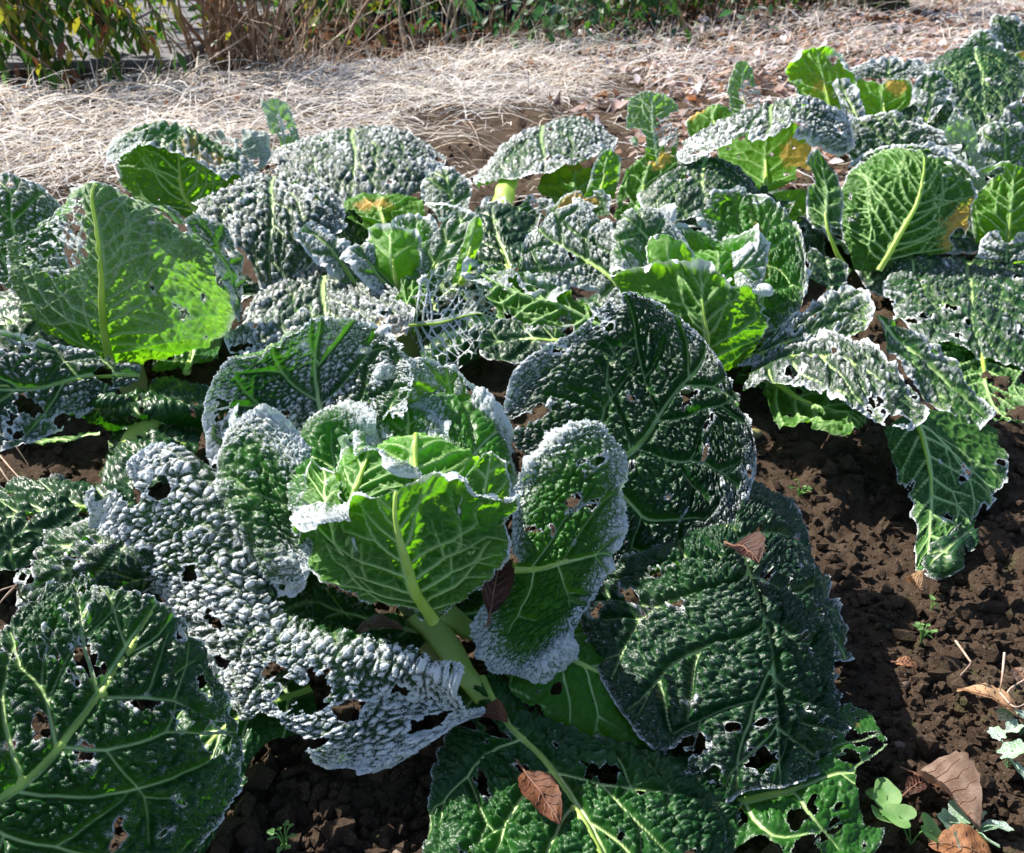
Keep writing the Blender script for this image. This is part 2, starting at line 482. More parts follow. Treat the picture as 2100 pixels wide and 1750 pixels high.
    if roll > 0:
        E_ = (Pu * Pu).sum(2); F_ = (Pu * Pv).sum(2); G_ = (Pv * Pv).sum(2)
        dEs = smin(de + (1 - rside) * 0.2, dt, 0.04)
        ru = roll * (0.55 + 0.9 * fbm(U * 0 + np.arctan2(U, Vm - L * 0.5) * 3.0, U * 0, seed + 21, 2)) * sstep(0.05, 0.3, Vm / L)
        gu = np.gradient(dEs, axis=1); gv = np.gradient(dEs, axis=0)
        det = E_ * G_ - F_ * F_ + 1e-18
        a = (G_ * gu - F_ * gv) / det; b = (E_ * gv - F_ * gu) / det
        O = -(a[..., None] * Pu + b[..., None] * Pv); O /= np.linalg.norm(O, axis=2, keepdims=True) + 1e-9
        s = np.clip(ru - dEs, 0, None)
        R = rollR * (0.8 + 0.5 * ruff)
        th = np.minimum(s / R, 4.2)
        P2 = P + O * (R * np.sin(th) - s)[..., None] - N * (R * (1 - np.cos(th)))[..., None]
        Pu = np.gradient(P2, axis=1); Pv = np.gradient(P2, axis=0)
        N = np.cross(Pu, Pv); N /= np.linalg.norm(N, axis=2, keepdims=True) + 1e-12
    P2 = P2 + N * (h + wave * ruff * (0.25 + 2.2 * edgef) * np.minimum(1, Vm / 0.05))[..., None]
    ruff2 = (fbm(U / 0.016 + 3, Vm / 0.016 + 7, seed + 14, 2) - 0.5) * 2
    P2 = P2 + N * (0.013 * ruff2 * np.exp(-np.clip(dE, 0, None) / 0.012) * np.minimum(1, Vm / 0.05))[..., None]
    if frill:
        P2 = P2 + N * (frill * np.sin(U / 0.0085 + 5 * fbm(U / .05, U * 0, seed + 3)) * np.exp(-np.clip(dt, 0, None) / 0.012))[..., None]
    if swave:
        P2 = P2 + N * (swave * np.sin(Vm / L * 9 + seed))[..., None] * edgef[..., None]
    P2[..., 2] = np.maximum(P2[..., 2], 0.004)
    # frost
    up = np.clip(N[..., 2], -1, 1)
    patch = fbm(U / 0.06 + 5, Vm / 0.06 + 8, seed + 33, 3) - 0.5
    ed = np.exp(-np.clip(sdf, 0, None) / max(0.0016, 0.9 * wid.max() / nU)) * sstep(0.08, 0.3, Vm / L)
    edm = np.exp(-np.clip(dE, 0, None) / 0.030)
    wf = fin + (1 - fin) * np.exp(-(np.clip(dE, 0, None) / fb) ** 2)
    if basefrost != 1.0: wf = wf * (basefrost + (1 - basefrost) * sstep(bf[0], bf[1], Vm / L))
    Fr = frost * wf * (0.02 + 1.06 * B + 0.22 * edm * edge + 0.14 * up + 0.34 * patch) + 0.9 * ed * min(1, frost + 0.35)
    Fr = Fr - 0.28 * vein
    Fu = fu * (0.30 + 0.40 * np.maximum(net, vein) + 0.55 * edm + 0.6 * patch) + 1.0 * ed * min(1, frost + 0.3)
    if frim: Fu = Fu + frim * (0.75 + 0.5 * patch) * np.exp(-(np.clip(dE, 0, None) / frw) ** 2) * sstep(0.2, 0.5, Vm / L)
    ye = np.zeros_like(U)
    if yel > 0:
        dd = np.sqrt(((uu[None] - ypos[0]) * 1.0) ** 2 + (vv[:, None] - ypos[1]) ** 2)
        ye = yel * (1.15 - dd / 0.33) + (fbm(U / 0.02, Vm / 0.02, seed + 50) - 0.5) * 0.5
        ye = np.clip(ye, 0, 1)
    gr = sstep(.38, .7, Fr) * (rs.rand(*U.shape) - .35) * np.minimum(0.0011, 0.45 * W[:, None] / nU)
    P2 = P2 + N * gr[..., None]
    # snap to the outline
    gx = np.gradient(sdf, axis=1); gy = np.gradient(sdf, axis=0); g2 = gx * gx + gy * gy + 1e-14
    di = np.clip(-sdf * gx / g2, -0.5, 0.5); dj = np.clip(-sdf * gy / g2, -0.5, 0.5)
    near = np.abs(sdf) < 0.75 * np.sqrt(g2)
    di = np.where(near, di, 0); dj = np.where(near, dj, 0)
    jj, ii = np.meshgrid(np.arange(nV), np.arange(nU), indexing='ij')
    x = np.clip(ii + di, 0, nU - 1.001); y = np.clip(jj + dj, 0, nV - 1.001)
    x0 = x.astype(int); y0 = y.astype(int); fx = (x - x0)[..., None]; fy = (y - y0)[..., None]
    P3 = (P2[y0, x0] * (1 - fx) + P2[y0, x0 + 1] * fx) * (1 - fy) + (P2[y0 + 1, x0] * (1 - fx) + P2[y0 + 1, x0 + 1] * fx) * fy
    a = (jj * nU + ii)[:-1, :-1]
    sc = sdf[:-1, :-1] + sdf[1:, :-1] + sdf[:-1, 1:] + sdf[1:, 1:]
    keep = sc > 0
    F = np.stack([a, a + 1, a + 1 + nU, a + nU], -1)[keep]
    used = np.zeros(nU * nV, bool); used[F.ravel()] = True
    remap = np.cumsum(used) - 1
    A = {'vein': vein, 'net': net, 'frost': Fr, 'frostu': Fu, 'yellow': ye, 'blis': B}
    A = {kk: v.ravel()[used] for kk, v in A.items()}
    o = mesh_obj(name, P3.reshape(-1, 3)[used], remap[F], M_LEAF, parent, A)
    o['tint'] = float(tint)
    if label: o['label'] = label
    LEAF_TRIS += 2 * len(F)
    if cry > 0:
        G = sc.ravel() * 0; fr = Fr[:-1, :-1].ravel() * keep.ravel()
        rim = np.exp(-np.abs(sdf[:-1, :-1].ravel()) / .0022)
        pr_ = np.clip(fr - .35, 0, 1.2) * (.25 + 2.2 * rim) * keep.ravel()
        nc = int(cry * 1000); ix = rs.choice(len(pr_), nc, p=pr_ / pr_.sum())
        b = a.ravel()[ix]; pp = P3.reshape(-1, 3)[b]; Nn = N.reshape(-1, 3)[b]
        d = Nn + rs.normal(0, .7, (nc, 3)); d /= np.linalg.norm(d, axis=1, keepdims=True)
        e = rs.normal(0, 1, (nc, 3)); e = np.cross(d, e); e /= np.linalg.norm(e, axis=1, keepdims=True); g = np.cross(d, e)
        sz = rs.uniform(.0007, .0018, (nc, 1)); wd = sz * .42
        T = np.stack([pp + d * sz, pp + e * wd, pp + (-.5 * e + .87 * g) * wd, pp + (-.5 * e - .87 * g) * wd], 1).reshape(-1, 3)
        q = (np.arange(nc) * 4)[:, None, None] + np.array([(0, 1, 2), (0, 2, 3), (0, 3, 1)])[None]
        fo = mesh_obj('frost_crystals', T, q.reshape(-1, 3), M_FROST, parent=o, smooth=False); fo['kind'] = 'stuff'
    if rib > 0:
        k = max(8, int(nV * rib)); j = np.linspace(0, nV * rib - 1, 26).astype(int)
        iu = int(np.clip((0.5 + um) * nU, 0, nU - 1))
        Pm = P2[j, iu] if roll == 0 else P2[j, iu]
        Nm = N[j, iu]
        r = ribr * np.linspace(0.0062, 0.0016, len(j)) * min(1.0, L / 0.2 + 0.25)
        Pm = Pm - Nm * (r * 0.62)[:, None]
        if len(Pm) > 4:
            Vt, Ft = tubes([Pm], [r], 10)
            mesh_obj('midrib', Vt, Ft, M_RIB, parent=o)
    return o
# ------------------------------------------------------------------ the cabbages
def plant(x, y, label):
    return empty('savoy_cabbage', (x, y, 0), label, 'cabbage', 'savoy cabbages growing in rows in the bed')

def petiole(parent, pts, r0, r1, name='petiole', flat=.62):
    Pp = catmull(np.array([p for p in parse_spec(' '.join(pts), None)[0]]), np.linspace(0, len(pts) - 1, 24))
    r = np.linspace(r0, r1, 24)
    Vt, Ft = tubes([Pp], [r], 20)
    c = np.repeat(Pp, 20, 0); d = Vt - c; th = np.tile(np.arange(20), 24)
    d = d * (1 + .07 * np.cos(th * 2 * math.pi / 20 * 5 + .3))[:, None] * (1 + .05 * np.sin(np.repeat(np.arange(24), 20) * .9 + th * .3))[:, None]
    d[:, 2] *= flat
    Vt = c + d
    return mesh_obj(name, Vt, Ft, M_RIB, parent=parent)

def stalk(parent, x, y, h=0.08, r=0.02):
    zz = np.linspace(-0.03, h, 8)
    Vt, Ft = tubes([np.stack([x + 0.004 * np.sin(zz * 60), y + 0 * zz, zz], 1)], [r * (1.05 + 0.15 * np.sin(zz * 170))], 12)
    mesh_obj('stalk', Vt, Ft, M_STALK, parent=parent)

A = plant(-0.09, 0.80, 'large front cabbage with a tight pale green head and long white frosted outer leaf')
SA = (-0.091, 0.80, 0.174, 0.105)
stalk(A, -0.09, 0.80, 0.1, 0.022)
def heart(parent, c, r):
    th, ph = np.meshgrid(np.linspace(0, 2 * math.pi, 40), np.linspace(0, math.pi, 24))
    rr = r * (1 + 0.03 * np.sin(th * 5))
    V = np.stack([c[0] + rr * np.sin(ph) * np.cos(th), c[1] + rr * np.sin(ph) * np.sin(th), c[2] + rr * np.cos(ph)], -1).reshape(-1, 3)
    a = np.arange(23)[:, None] * 40 + np.arange(39)[None]
    mesh_obj('heart', V, np.stack([a, a + 40, a + 41, a + 1], -1).reshape(-1, 4), M_HEART, parent=parent)
M_HEART = simple_mat('cabbage_heart', (0.12, 0.24, 0.04), (0.22, 0.36, 0.08), 25, 0.6)
heart(A, (-.091, .81, .165), .078)
leaf(A, "740 1120 s.95 790 1135 s.95 860 1140 s.95 930 1135 s.95 985 1120 s.95/690 1040 s.96 770 1035 s.96 855 1030 s.96 940 1035 s.96 1020 1040 s.96/705 965 s.96 770 950 s.96 848 945 s.96 940 950 s.96 1005 965 s.97/760 922 s.98 805 904 s.99 850 896 s1.0 905 904 s.99 955 927 s.98/790 925 .85 815 905 .86 850 897 .87 900 905 .86 930 930 .85",
     'under', 11, SA, tint=0.9, frost=.2, fu=.12, holes=0, rag=0, blis=0.7, cell=.012, rib=.9, ribr=.6, dens=2.2, wave=0)
leaf(A, "680 1120 s.97 690 1125 s.97 700 1128 s.97 712 1128 s.97 730 1125 s.97/655 1050 s1 680 1050 s.99 702 1040 s.98 750 1030 s.97 800 1040 s.96/668 980 s1.02 700 970 s1.0 725 960 s1 790 970 s1 860 1000 s.99/682 900 s1.1 715 893 s1.06 750 890 s1.06 800 925 s1.05 865 990 s1.03",
     'under', 12, SA, cry=1.5, tint=.75, frost=.9, fu=.1, holes=0, rag=.002, blis=0.7, cell=.012, rib=.9, ribr=.6, dens=2.0, roll=0.016, rollR=0.005, wave=.003, rside=0, frill=0.004, frim=1.0, frw=0.005)
leaf(A, "866 1262 s1 880 1265 s1 893 1266 s1 905 1264 s1 918 1260 s1/735 1225 s1.02 810 1225 s1.02 887 1215 s1.03 955 1205 s1.02 1015 1190 s1.02/650 1160 s1.05 760 1150 s1.05 875 1130 s1.05 970 1120 s1.05 1050 1095 s1.1/605 1125 s1.14 730 1080 s1.1 862 1055 s1.1 965 1045 s1.1 1075 1050 s1.2/625 1075 s1.25 740 1010 s1.2 858 980 s1.2 945 985 s1.2 1060 1015 s1.3",
     'under', 13, SA, cry=4, tint=.55, frost=1.6, fu=.05, rside=0.0, holes=0, rag=.003, blis=0.8, cell=.013, rib=.95, ribr=1.0, dens=2.4, roll=0.014, rollR=0.005, wave=0.009, fb=0.016, fin=0.0, frill=0.006, frim=1.0, frw=0.006)
leaf(A, "700 1130 .74 700 1020 .80 710 960 .85 730 935 .87 760 925 .885 790 920 .89/677 1092 .75 662 1000 .805 672 935 .855 700 910 .88 745 903 .895 782 903 .90/655 1082 .75 632 990 .80 642 920 .86 672 884 .885 730 868 .905 775 876 .91/630 1088 .75 601 992 .812 612 915 .875 642 862 .90 715 842 .93 765 855 .935/640 1115 .755 606 1020 .82 620 940 .885 655 885 .915 720 860 .945 765 870 .95",
     'top', 14, cry=5, tint=0.6, frost=1.7, holes=1, blis=.9, cell=.0115, roll=0, rollR=.011, rib=0, wave=0.005, fin=0.12, fb=0.035, bitek=0)
leaf(A, "760 980 .85 830 960 .87 900 960 .86 945 975 .85/745 925 .88 800 905 .90 870 905 .90 925 920 .89/735 893 .90 800 866 .92 870 866 .92 930 885 .91/730 876 .92 800 848 .94 870 848 .94 930 867 .93/728 884 .94 800 855 .965 870 857 .965 930 876 .95",
     'top', 15, cry=3, tint=0.9, frost=1.6, holes=0, blis=.8, cell=.0115, roll=0, rollR=.009, rib=0, wave=.004, fin=0.2, fb=0.04, bitek=0)
leaf(A, "870 960 .85 920 950 .86 945 980 .85 960 1030 .81 965 1070 .775/858 905 .90 915 890 .91 955 925 .89 978 985 .85 985 1040 .80/845 862 .93 915 838 .945 975 885 .92 1005 965 .87 1005 1030 .81/835 842 .95 912 812 .97 1003 860 .945 1032 955 .89 1022 1025 .825/830 848 .97 912 818 1.0 1014 868 .98 1044 965 .92 1032 1040 .84",
     'top', 16, cry=4, tint=0.8, frost=1.7, holes=0, blis=.85, cell=.0115, roll=0, rollR=.011, rib=0, wave=.004, fin=0.15, fb=0.04, bitek=0)
leaf(A, "800 930 .91 840 920 .92 880 910 .93 930 930 .92 970 990 .88/745 860 .93 810 840 .96 870 820 .97 950 850 .96 1030 960 .91/740 810 .95 810 780 .98 870 765 .99 945 790 .98 1040 910 .93/790 745 .97 835 732 .99 872 728 1.0 925 745 .99 1000 830 .95",
     'top', 17, cry=5, tint=0.6, frost=1.4, holes=2, blis=1.0, cell=.012, roll=.012, wave=.006, yel=.5, ypos=(.15, .7), fin=0.6, fb=0.06, bitek=0)
leaf(A, "660 1040 .86 690 1050 .86 720 1040 .87 760 1030 .88 800 1020 .88/450 990 .86 570 940 .90 706 880 .92 780 870 .92 850 860 .90/403 860 .90 540 820 .95 697 790 .98 790 780 .97 842 770 .94/440 750 .94 560 730 .98 690 710 1.02 780 700 1.0 830 715 .96/560 685 .97 620 650 1.01 682 635 1.03 745 655 1.02 790 685 1.0",
     'top', 18, cry=6, tint=0.12, frost=1.2, holes=16, hsize=.012, blis=1.05, cell=.013, wave=.007, rag=.006, dens=0.8, fin=0.75, fb=0.08, swave=0.008)
leaf(A, "640 930 .86 620 1000 .81 635 1070 .78 655 1120 .755 690 1170 .73/610 880 .88 548 955 .83 560 1050 .79 595 1120 .76 655 1175 .735/565 845 .89 508 935 .84 522 1045 .79 565 1130 .755 645 1190 .73/508 826 .90 464 945 .85 486 1055 .80 540 1160 .76 630 1212 .73/490 850 .915 466 985 .865 492 1095 .81 550 1198 .765 625 1225 .735",
     'top', 19, cry=7, vs=.4, tint=0.4, frost=1.6, holes=5, hsize=.007, blis=1.15, cell=.012, roll=0, rollR=.012, wave=.006, rag=.006, rib=0, yel=.5, ypos=(.0, .8), fin=0.12, fb=0.05, bitek=0.2)
leaf(A, "620 1060 g.10 630 1130 g.085 655 1200 g.065 695 1250 g.055 745 1285 g.055 800 1300 g.055 850 1310 g.055/500 1010 g.15 545 1100 g.115 590 1185 g.085 640 1255 g.065 715 1305 g.06 800 1335 g.06 880 1368 g.06/325 895 .89 440 1010 .83 510 1150 .77 575 1275 .72 690 1322 .685 810 1345 .665 950 1400 .65/250 940 g.21 335 1060 g.165 415 1190 g.13 500 1325 g.105 615 1410 g.095 780 1435 g.09 1005 1430 g.075/180 1010 g.16 180 1150 g.095 305 1240 g.07 425 1385 g.05 530 1515 g.04 700 1600 g.035 990 1540 g.04",
     'top', 20, cry=16, vs=.35, tint=.12, frost=1.6, holes=2, hsize=0.006, blis=1.1, cell=0.0145, wave=0.01, rag=0.011, rib=0, dens=.8, basefrost=0, bf=(.40,.55), bitek=1.0, hl=[(.70, .70, .023), (.785, .73, .015), (.61, .66, .013), (.85, .62, .008), (.52, .82, .012), (.12, .62, .009), (.33, .70, .011), (.44, .72, .010), (.56, .99, .018), (.91, .78, .012), (.25, .80, .008)], swave=0.008)
leaf(A, "1045 1110 .80 1050 1135 .79 1060 1155 .78 1040 1190 .77 1000 1230 .755/1045 990 .86 1085 1060 .83 1120 1125 .80 1080 1210 .765 965 1290 .73/1110 905 .90 1150 1000 .86 1170 1095 .82 1130 1220 .77 990 1380 .70/1195 845 .93 1230 950 .89 1230 1080 .84 1185 1215 .785 1065 1405 .695/1255 880 .94 1285 970 .905 1280 1090 .85 1245 1210 .785 1150 1350 .72",
     'top', 21, cry=7, tint=0.55, frost=1.5, holes=9, hsize=.010, blis=1.1, cell=.012, wave=.008, rag=0.006, roll=.014, rollR=.010, fin=0.12, fb=0.035, dens=0.8, bitek=0.4)
leaf(A, "1130 960 .93 1150 975 .93 1170 985 .93 1190 1000 .92 1210 1020 .92/1040 900 .96 1120 900 .96 1230 920 .96 1290 1040 .91 1260 1170 .86/1035 790 1.02 1150 790 1.03 1290 860 1.01 1400 990 .95 1400 1150 .88/1160 690 1.10 1250 700 1.10 1350 790 1.06 1460 890 1.0 1510 1080 .91/1260 605 1.13 1310 630 1.13 1400 720 1.09 1500 830 1.02 1555 950 .96/1300 595 1.13 1345 602 1.13 1420 665 1.10 1480 740 1.06 1525 830 1.02",
     'top', 22, cry=4, tint=.02, frost=0.85, holes=20, hsize=.009, blis=1.4, cell=.013, wave=.006, rag=.006, dens=0.65, fin=0.5, fb=0.05, bitek=0.2, swave=0.01, vs=1.25)
leaf(A, "940 1390 g.05 960 1385 g.055 985 1385 g.06 1003 1385 g.055 1020 1390 g.05/935 1480 g.03 980 1470 g.045 1028 1480 g.06 1085 1480 g.045 1150 1492 g.035/890 1590 g.02 980 1570 g.035 1070 1560 g.05 1240 1545 g.05 1390 1560 g.03/870 1700 g.015 990 1680 g.03 1120 1660 g.045 1320 1630 g.05 1500 1600 g.03/870 1850 g.015 1010 1830 g.03 1190 1800 g.04 1380 1760 g.045 1510 1700 g.02/960 1980 g.015 1080 1960 g.02 1220 1940 g.03 1370 1900 g.02 1490 1850 g.015",
     'top', 23, tint=.2, frost=0.3, holes=26, hsize=0.01, blis=1.0, cell=.015, wave=.004, rag=.004, rib=.97, ribr=1.0, dens=0.8, vs=1.2)
leaf(A, "1000 1285 g.06 1005 1297 g.065 1010 1310 g.065 1005 1330 g.06 1000 1350 g.05/1120 1262 g.06 1120 1300 g.065 1130 1342 g.07 1105 1400 g.06 1060 1450 g.05/1270 1290 g.045 1260 1340 g.05 1250 1402 g.055 1220 1465 g.05 1180 1515 g.035/1400 1350 g.02 1380 1410 g.02 1370 1470 g.03 1350 1545 g.03 1330 1600 g.02",
     'top', 24, tint=1.0, frost=0.05, holes=10, hsize=.008, blis=.4, cell=.016, wave=.003, ribr=1.3, rib=.9)
leaf(A, "1450 1090 g.10 1475 1090 g.115 1495 1085 g.12 1515 1040 g.11 1530 985 g.09/1330 1150 g.10 1420 1150 g.115 1508 1160 g.12 1580 1100 g.10 1610 1050 g.06/1185 1210 g.07 1350 1240 g.10 1525 1270 g.11 1630 1240 g.09 1680 1200 g.05/1225 1390 g.06 1390 1390 g.085 1545 1400 g.095 1660 1380 g.07 1712 1360 g.04/1335 1530 g.045 1450 1520 g.065 1575 1520 g.07 1660 1510 g.055 1712 1500 g.03/1500 1615 g.03 1550 1622 g.045 1600 1625 g.045 1640 1605 g.04 1675 1585 g.03",
     'top', 25, tint=.0, frost=0.42, holes=34, hsize=0.01, blis=1.4, cell=.012, wave=.005, rag=.003, dens=0.7, swave=0.008, vs=1.25)
leaf(A, "1590 1150 g.03 1640 1130 g.03 1660 1120 g.02/1620 1290 g.03 1680 1270 g.045 1715 1260 g.03/1680 1385 g.02 1720 1370 g.025 1752 1378 g.01", 'top', 26, tint=.1, frost=.6, holes=0, rib=0)
leaf(A, "1480 1560 g.02 1470 1620 g.02 1460 1680 g.02 1450 1750 g.02 1440 1800 g.02/1600 1500 g.03 1600 1580 g.035 1600 1650 g.035 1600 1730 g.03 1600 1800 g.02/1710 1440 g.03 1710 1540 g.04 1710 1620 g.04 1700 1710 g.03 1690 1790 g.02/1790 1445 g.02 1830 1550 g.03 1825 1630 g.03 1815 1710 g.02 1780 1800 g.015",
     'top', 27, tint=.45, frost=.22, holes=44, hsize=.010, blis=.6, cell=.015, wave=.006, rag=.009, yel=.25, ypos=(.2, .8))
leaf(A, "900 1285 g.07 880 1305 g.07 860 1330 g.06/760 1225 g.09 750 1280 g.08 740 1330 g.06/640 1175 g.11 630 1240 g.10 640 1310 g.07", 'top', 28, tint=0.15, frost=.1, holes=0, rib=0, res=1.6)
petiole(A, ['860 1255 g.09', '905 1310 g.075', '950 1380 g.06', '1005 1450 g.05'], .017, .009)
petiole(A, ['900 1250 g.09', '985 1300 g.06', '1100 1330 g.055'], .015, .008)
leaf(A, "900 1240 g.08 900 1270 g.08 900 1300 g.06/980 1200 g.09 990 1250 g.08 1000 1290 g.06/1050 1160 g.09 1070 1210 g.08 1080 1260 g.06", 'top', 29, tint=.15, frost=0, holes=0, rib=0)
leaf(A, "890 1245 s.95 910 1245 s.95 935 1235 s.95/925 1150 s.97 985 1130 s.99 1025 1100 s1.05/930 1040 s1 995 1010 s1.04 1052 1000 s1.12/955 955 s1.03 1005 925 s1.1 1050 940 s1.2",
     'under', 37, SA, tint=.6, frost=1.5, holes=0, rag=.003, blis=.8, cell=.013, rib=0, dens=1.8, frill=.004, frim=1.0, bitek=0)
leaf(A, "850 1250 s.95 820 1240 s.95 790 1222 s.95/765 1170 s.97 712 1145 s.99 665 1115 s1.05/725 1060 s1 665 1040 s1.05 622 1030 s1.12/690 975 s1.03 652 950 s1.1 622 950 s1.18",
     'under', 38, SA, tint=.6, frost=1.5, holes=0, rag=.003, blis=.8, cell=.013, rib=0, dens=1.8, frill=.004, frim=1.0, bitek=0)
# plant off the lower left corner
Z = plant(-0.62, 0.55, 'cabbage cut off by the lower left corner, its wide leaf with thick pale midrib')
leaf(Z, "-260 1560 g.12 -220 1620 g.12 -180 1690 g.12 -120 1760 g.12 -60 1850 g.08/-180 1400 g.15 -100 1480 g.15 -30 1540 g.15 130 1680 g.11 250 1850 g.05/-60 1300 g.17 10 1370 g.175 80 1400 g.17 280 1560 g.12 430 1750 g.04/60 1245 g.18 110 1265 g.185 170 1300 g.18 350 1430 g.13 490 1600 g.05/180 1205 g.175 220 1205 g.175 270 1215 g.175 360 1290 g.14 440 1420 g.09",
     'top', 31, tint=.12, frost=0.55, holes=34, hsize=.011, blis=1.15, cell=.015, wave=.005, rag=.006, rib=.95, ribr=1.25, bitek=0.3, swave=0.012, fin=0.8)
leaf(Z, "620 1370 g.04 640 1420 g.04 650 1470 g.03/470 1390 g.05 490 1490 g.05 520 1600 g.03/330 1490 g.04 370 1620 g.04 430 1750 g.02/250 1700 g.02 300 1800 g.02 360 1850 g.02", 'top', 32, tint=.15, frost=.05, holes=5, blis=.5)

Y = plant(-0.56, 1.02, 'shaded cabbage at the left edge beneath the white frosted leaf, dark blue green')
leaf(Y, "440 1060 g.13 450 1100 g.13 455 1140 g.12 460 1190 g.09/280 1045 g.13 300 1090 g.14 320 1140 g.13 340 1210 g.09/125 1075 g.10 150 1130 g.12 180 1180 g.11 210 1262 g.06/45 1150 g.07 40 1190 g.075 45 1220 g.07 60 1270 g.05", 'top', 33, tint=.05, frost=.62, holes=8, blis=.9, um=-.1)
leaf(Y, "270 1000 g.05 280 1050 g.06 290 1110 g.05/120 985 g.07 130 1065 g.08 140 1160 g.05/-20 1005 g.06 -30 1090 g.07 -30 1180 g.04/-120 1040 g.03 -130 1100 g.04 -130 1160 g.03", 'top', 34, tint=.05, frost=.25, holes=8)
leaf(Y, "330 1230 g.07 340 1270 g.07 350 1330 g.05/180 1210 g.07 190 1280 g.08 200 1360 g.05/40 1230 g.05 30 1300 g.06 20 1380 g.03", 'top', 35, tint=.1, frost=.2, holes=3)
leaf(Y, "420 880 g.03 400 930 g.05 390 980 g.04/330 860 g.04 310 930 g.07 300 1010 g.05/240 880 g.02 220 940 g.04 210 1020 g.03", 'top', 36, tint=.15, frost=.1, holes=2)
def filler(parent, cx, cy, az, R, zt, w, seed, tint=.1, **k):
    """a low outer leaf that arches away from the plant at azimuth az (degrees from +X)"""
    a = math.radians(az); d = np.array([math.cos(a), math.sin(a), 0]); s = np.array([-math.sin(a), math.cos(a), 0]); rows = []
    rs = np.random.RandomState(seed)
    for t, wf, z in ((.12, .15, .05), (.35, .6, zt * .9), (.62, 1, zt), (.85, .8, zt * .7), (1.0, .45, zt * .3)):
        row = []
        for u in (-1, -.5, 0, .5, 1):
            row.append(np.array([cx, cy, 0]) + d * R * (t - .04 * u * u) + s * w * wf * u * .5 + np.array([0, 0, max(.012, z - .03 * u * u + .012 * (rs.rand() - .5))]))
        rows.append(row)
    return leaf(parent, np.array(rows), 'top', seed, tint=tint, frost=k.pop('frost', .5), holes=4, blis=.9, rib=0, res=2.0, **k)

# -------- big upright leaf plant on the left
B = plant(-0.61, 1.42, 'cabbage at the left with one big upright translucent green leaf showing its white veins')
stalk(B, -0.61, 1.42)
leaf(B, "190 742 1.33 212 747 1.32 235 748 1.32 258 747 1.32 300 752 1.33/45 650 1.38 130 665 1.33 233 665 1.30 340 700 1.31 440 710 1.36/4 555 1.40 110 560 1.34 231 570 1.29 360 590 1.30 490 650 1.37/14 485 1.42 105 470 1.36 222 480 1.30 345 490 1.31 468 550 1.38/118 445 1.40 145 405 1.36 206 400 1.32 295 425 1.33 390 480 1.38/132 385 1.40 168 370 1.37 213 362 1.34 258 380 1.36 315 420 1.40",
     'under', 41, tint=0.6, frost=.9, fu=0, holes=8, hsize=.010, blis=1.1, wave=.004, rag=.006, dens=1.9, rib=.95, ribr=1.1, roll=.006, rollR=.006, skel=.42, skelpos=(.75, .72, .42), frim=1.0, frw=0.008)
leaf(B, "300 425 1.40 330 420 1.41 350 430 1.41/345 450 1.39 385 462 1.40 400 470 1.40/420 520 1.38 455 530 1.39 470 545 1.39/465 600 1.36 492 610 1.37 497 640 1.37/478 670 1.35 490 675 1.36 494 690 1.36", 'top', 42, tint=.2, frost=1.2, holes=2, rib=0, blis=1, cell=.014)
leaf(B, "290 752 1.27 288 765 1.26 285 772 1.255 282 782 1.25/180 722 1.27 185 755 1.24 190 790 1.22 200 840 1.20/60 690 1.25 70 750 1.21 80 820 1.17 100 905 1.13/-60 685 1.22 -60 750 1.18 -50 830 1.14 -20 945 1.08/-180 720 1.2 -180 780 1.15 -170 860 1.1 -150 940 1.06",
     'top', 43, tint=.1, frost=.95, holes=14, hsize=.012, blis=1.1, cell=.017, rag=.007, rib=.9, ribr=.5, dens=0.7)
leaf(B, "60 640 1.42 120 620 1.42 160 600 1.42/-60 520 1.48 40 500 1.48 140 500 1.48/-80 420 1.52 30 400 1.52 138 440 1.50/-60 370 1.55 20 358 1.55 95 378 1.53", 'top', 44, tint=.25, frost=.85, holes=0)
leaf(B, "400 700 1.42 430 700 1.42 470 690 1.42/420 600 1.46 460 590 1.46 503 590 1.45/390 500 1.48 440 500 1.48 505 525 1.46/368 440 1.50 405 436 1.5 470 460 1.48", 'top', 45, tint=.3, frost=.95, holes=1, rib=0)
leaf(B, "240 820 g.08 240 840 g.08 240 860 g.08/330 785 g.08 340 830 g.09 350 875 g.06/420 800 g.07 430 840 g.08 430 880 g.04/480 830 g.05 480 850 g.05 480 870 g.04", 'top', 46, tint=.2, frost=.1)
leaf(B, "205 883 g.08 205 888 g.08 205 892 g.08/110 893 g.06 110 904 g.06 110 915 g.06/25 903 g.05 25 907 g.05 20 912 g.05", 'under', 47, tint=.95, frost=0, fu=0, holes=0, rib=0, blis=.3)
leaf(B, "310 770 1.30 380 760 1.32 450 740 1.34/320 720 1.38 390 700 1.40 460 680 1.42/330 650 1.48 400 640 1.50 470 620 1.50", 'top', 48, tint=.35, frost=0)
leaf(B, "100 840 g.05 150 800 g.10 200 790 g.10/200 870 g.04 230 830 g.10 260 800 g.10/300 890 g.03 320 850 g.08 330 820 g.08", 'top', 49, tint=.1, frost=0, rib=0)
o = petiole(B, ['320 850 g.07', '275 910 g.05', '235 985 g.02'], .018, .022, 'fallen_petiole'); o['label'] = 'yellowing thick petiole lying on the soil'
for k, (az, R) in enumerate(((100, .3), (150, .33), (200, .3), (60, .3))): filler(B, -.61, 1.44, az, R, .13, .22, 400 + k)

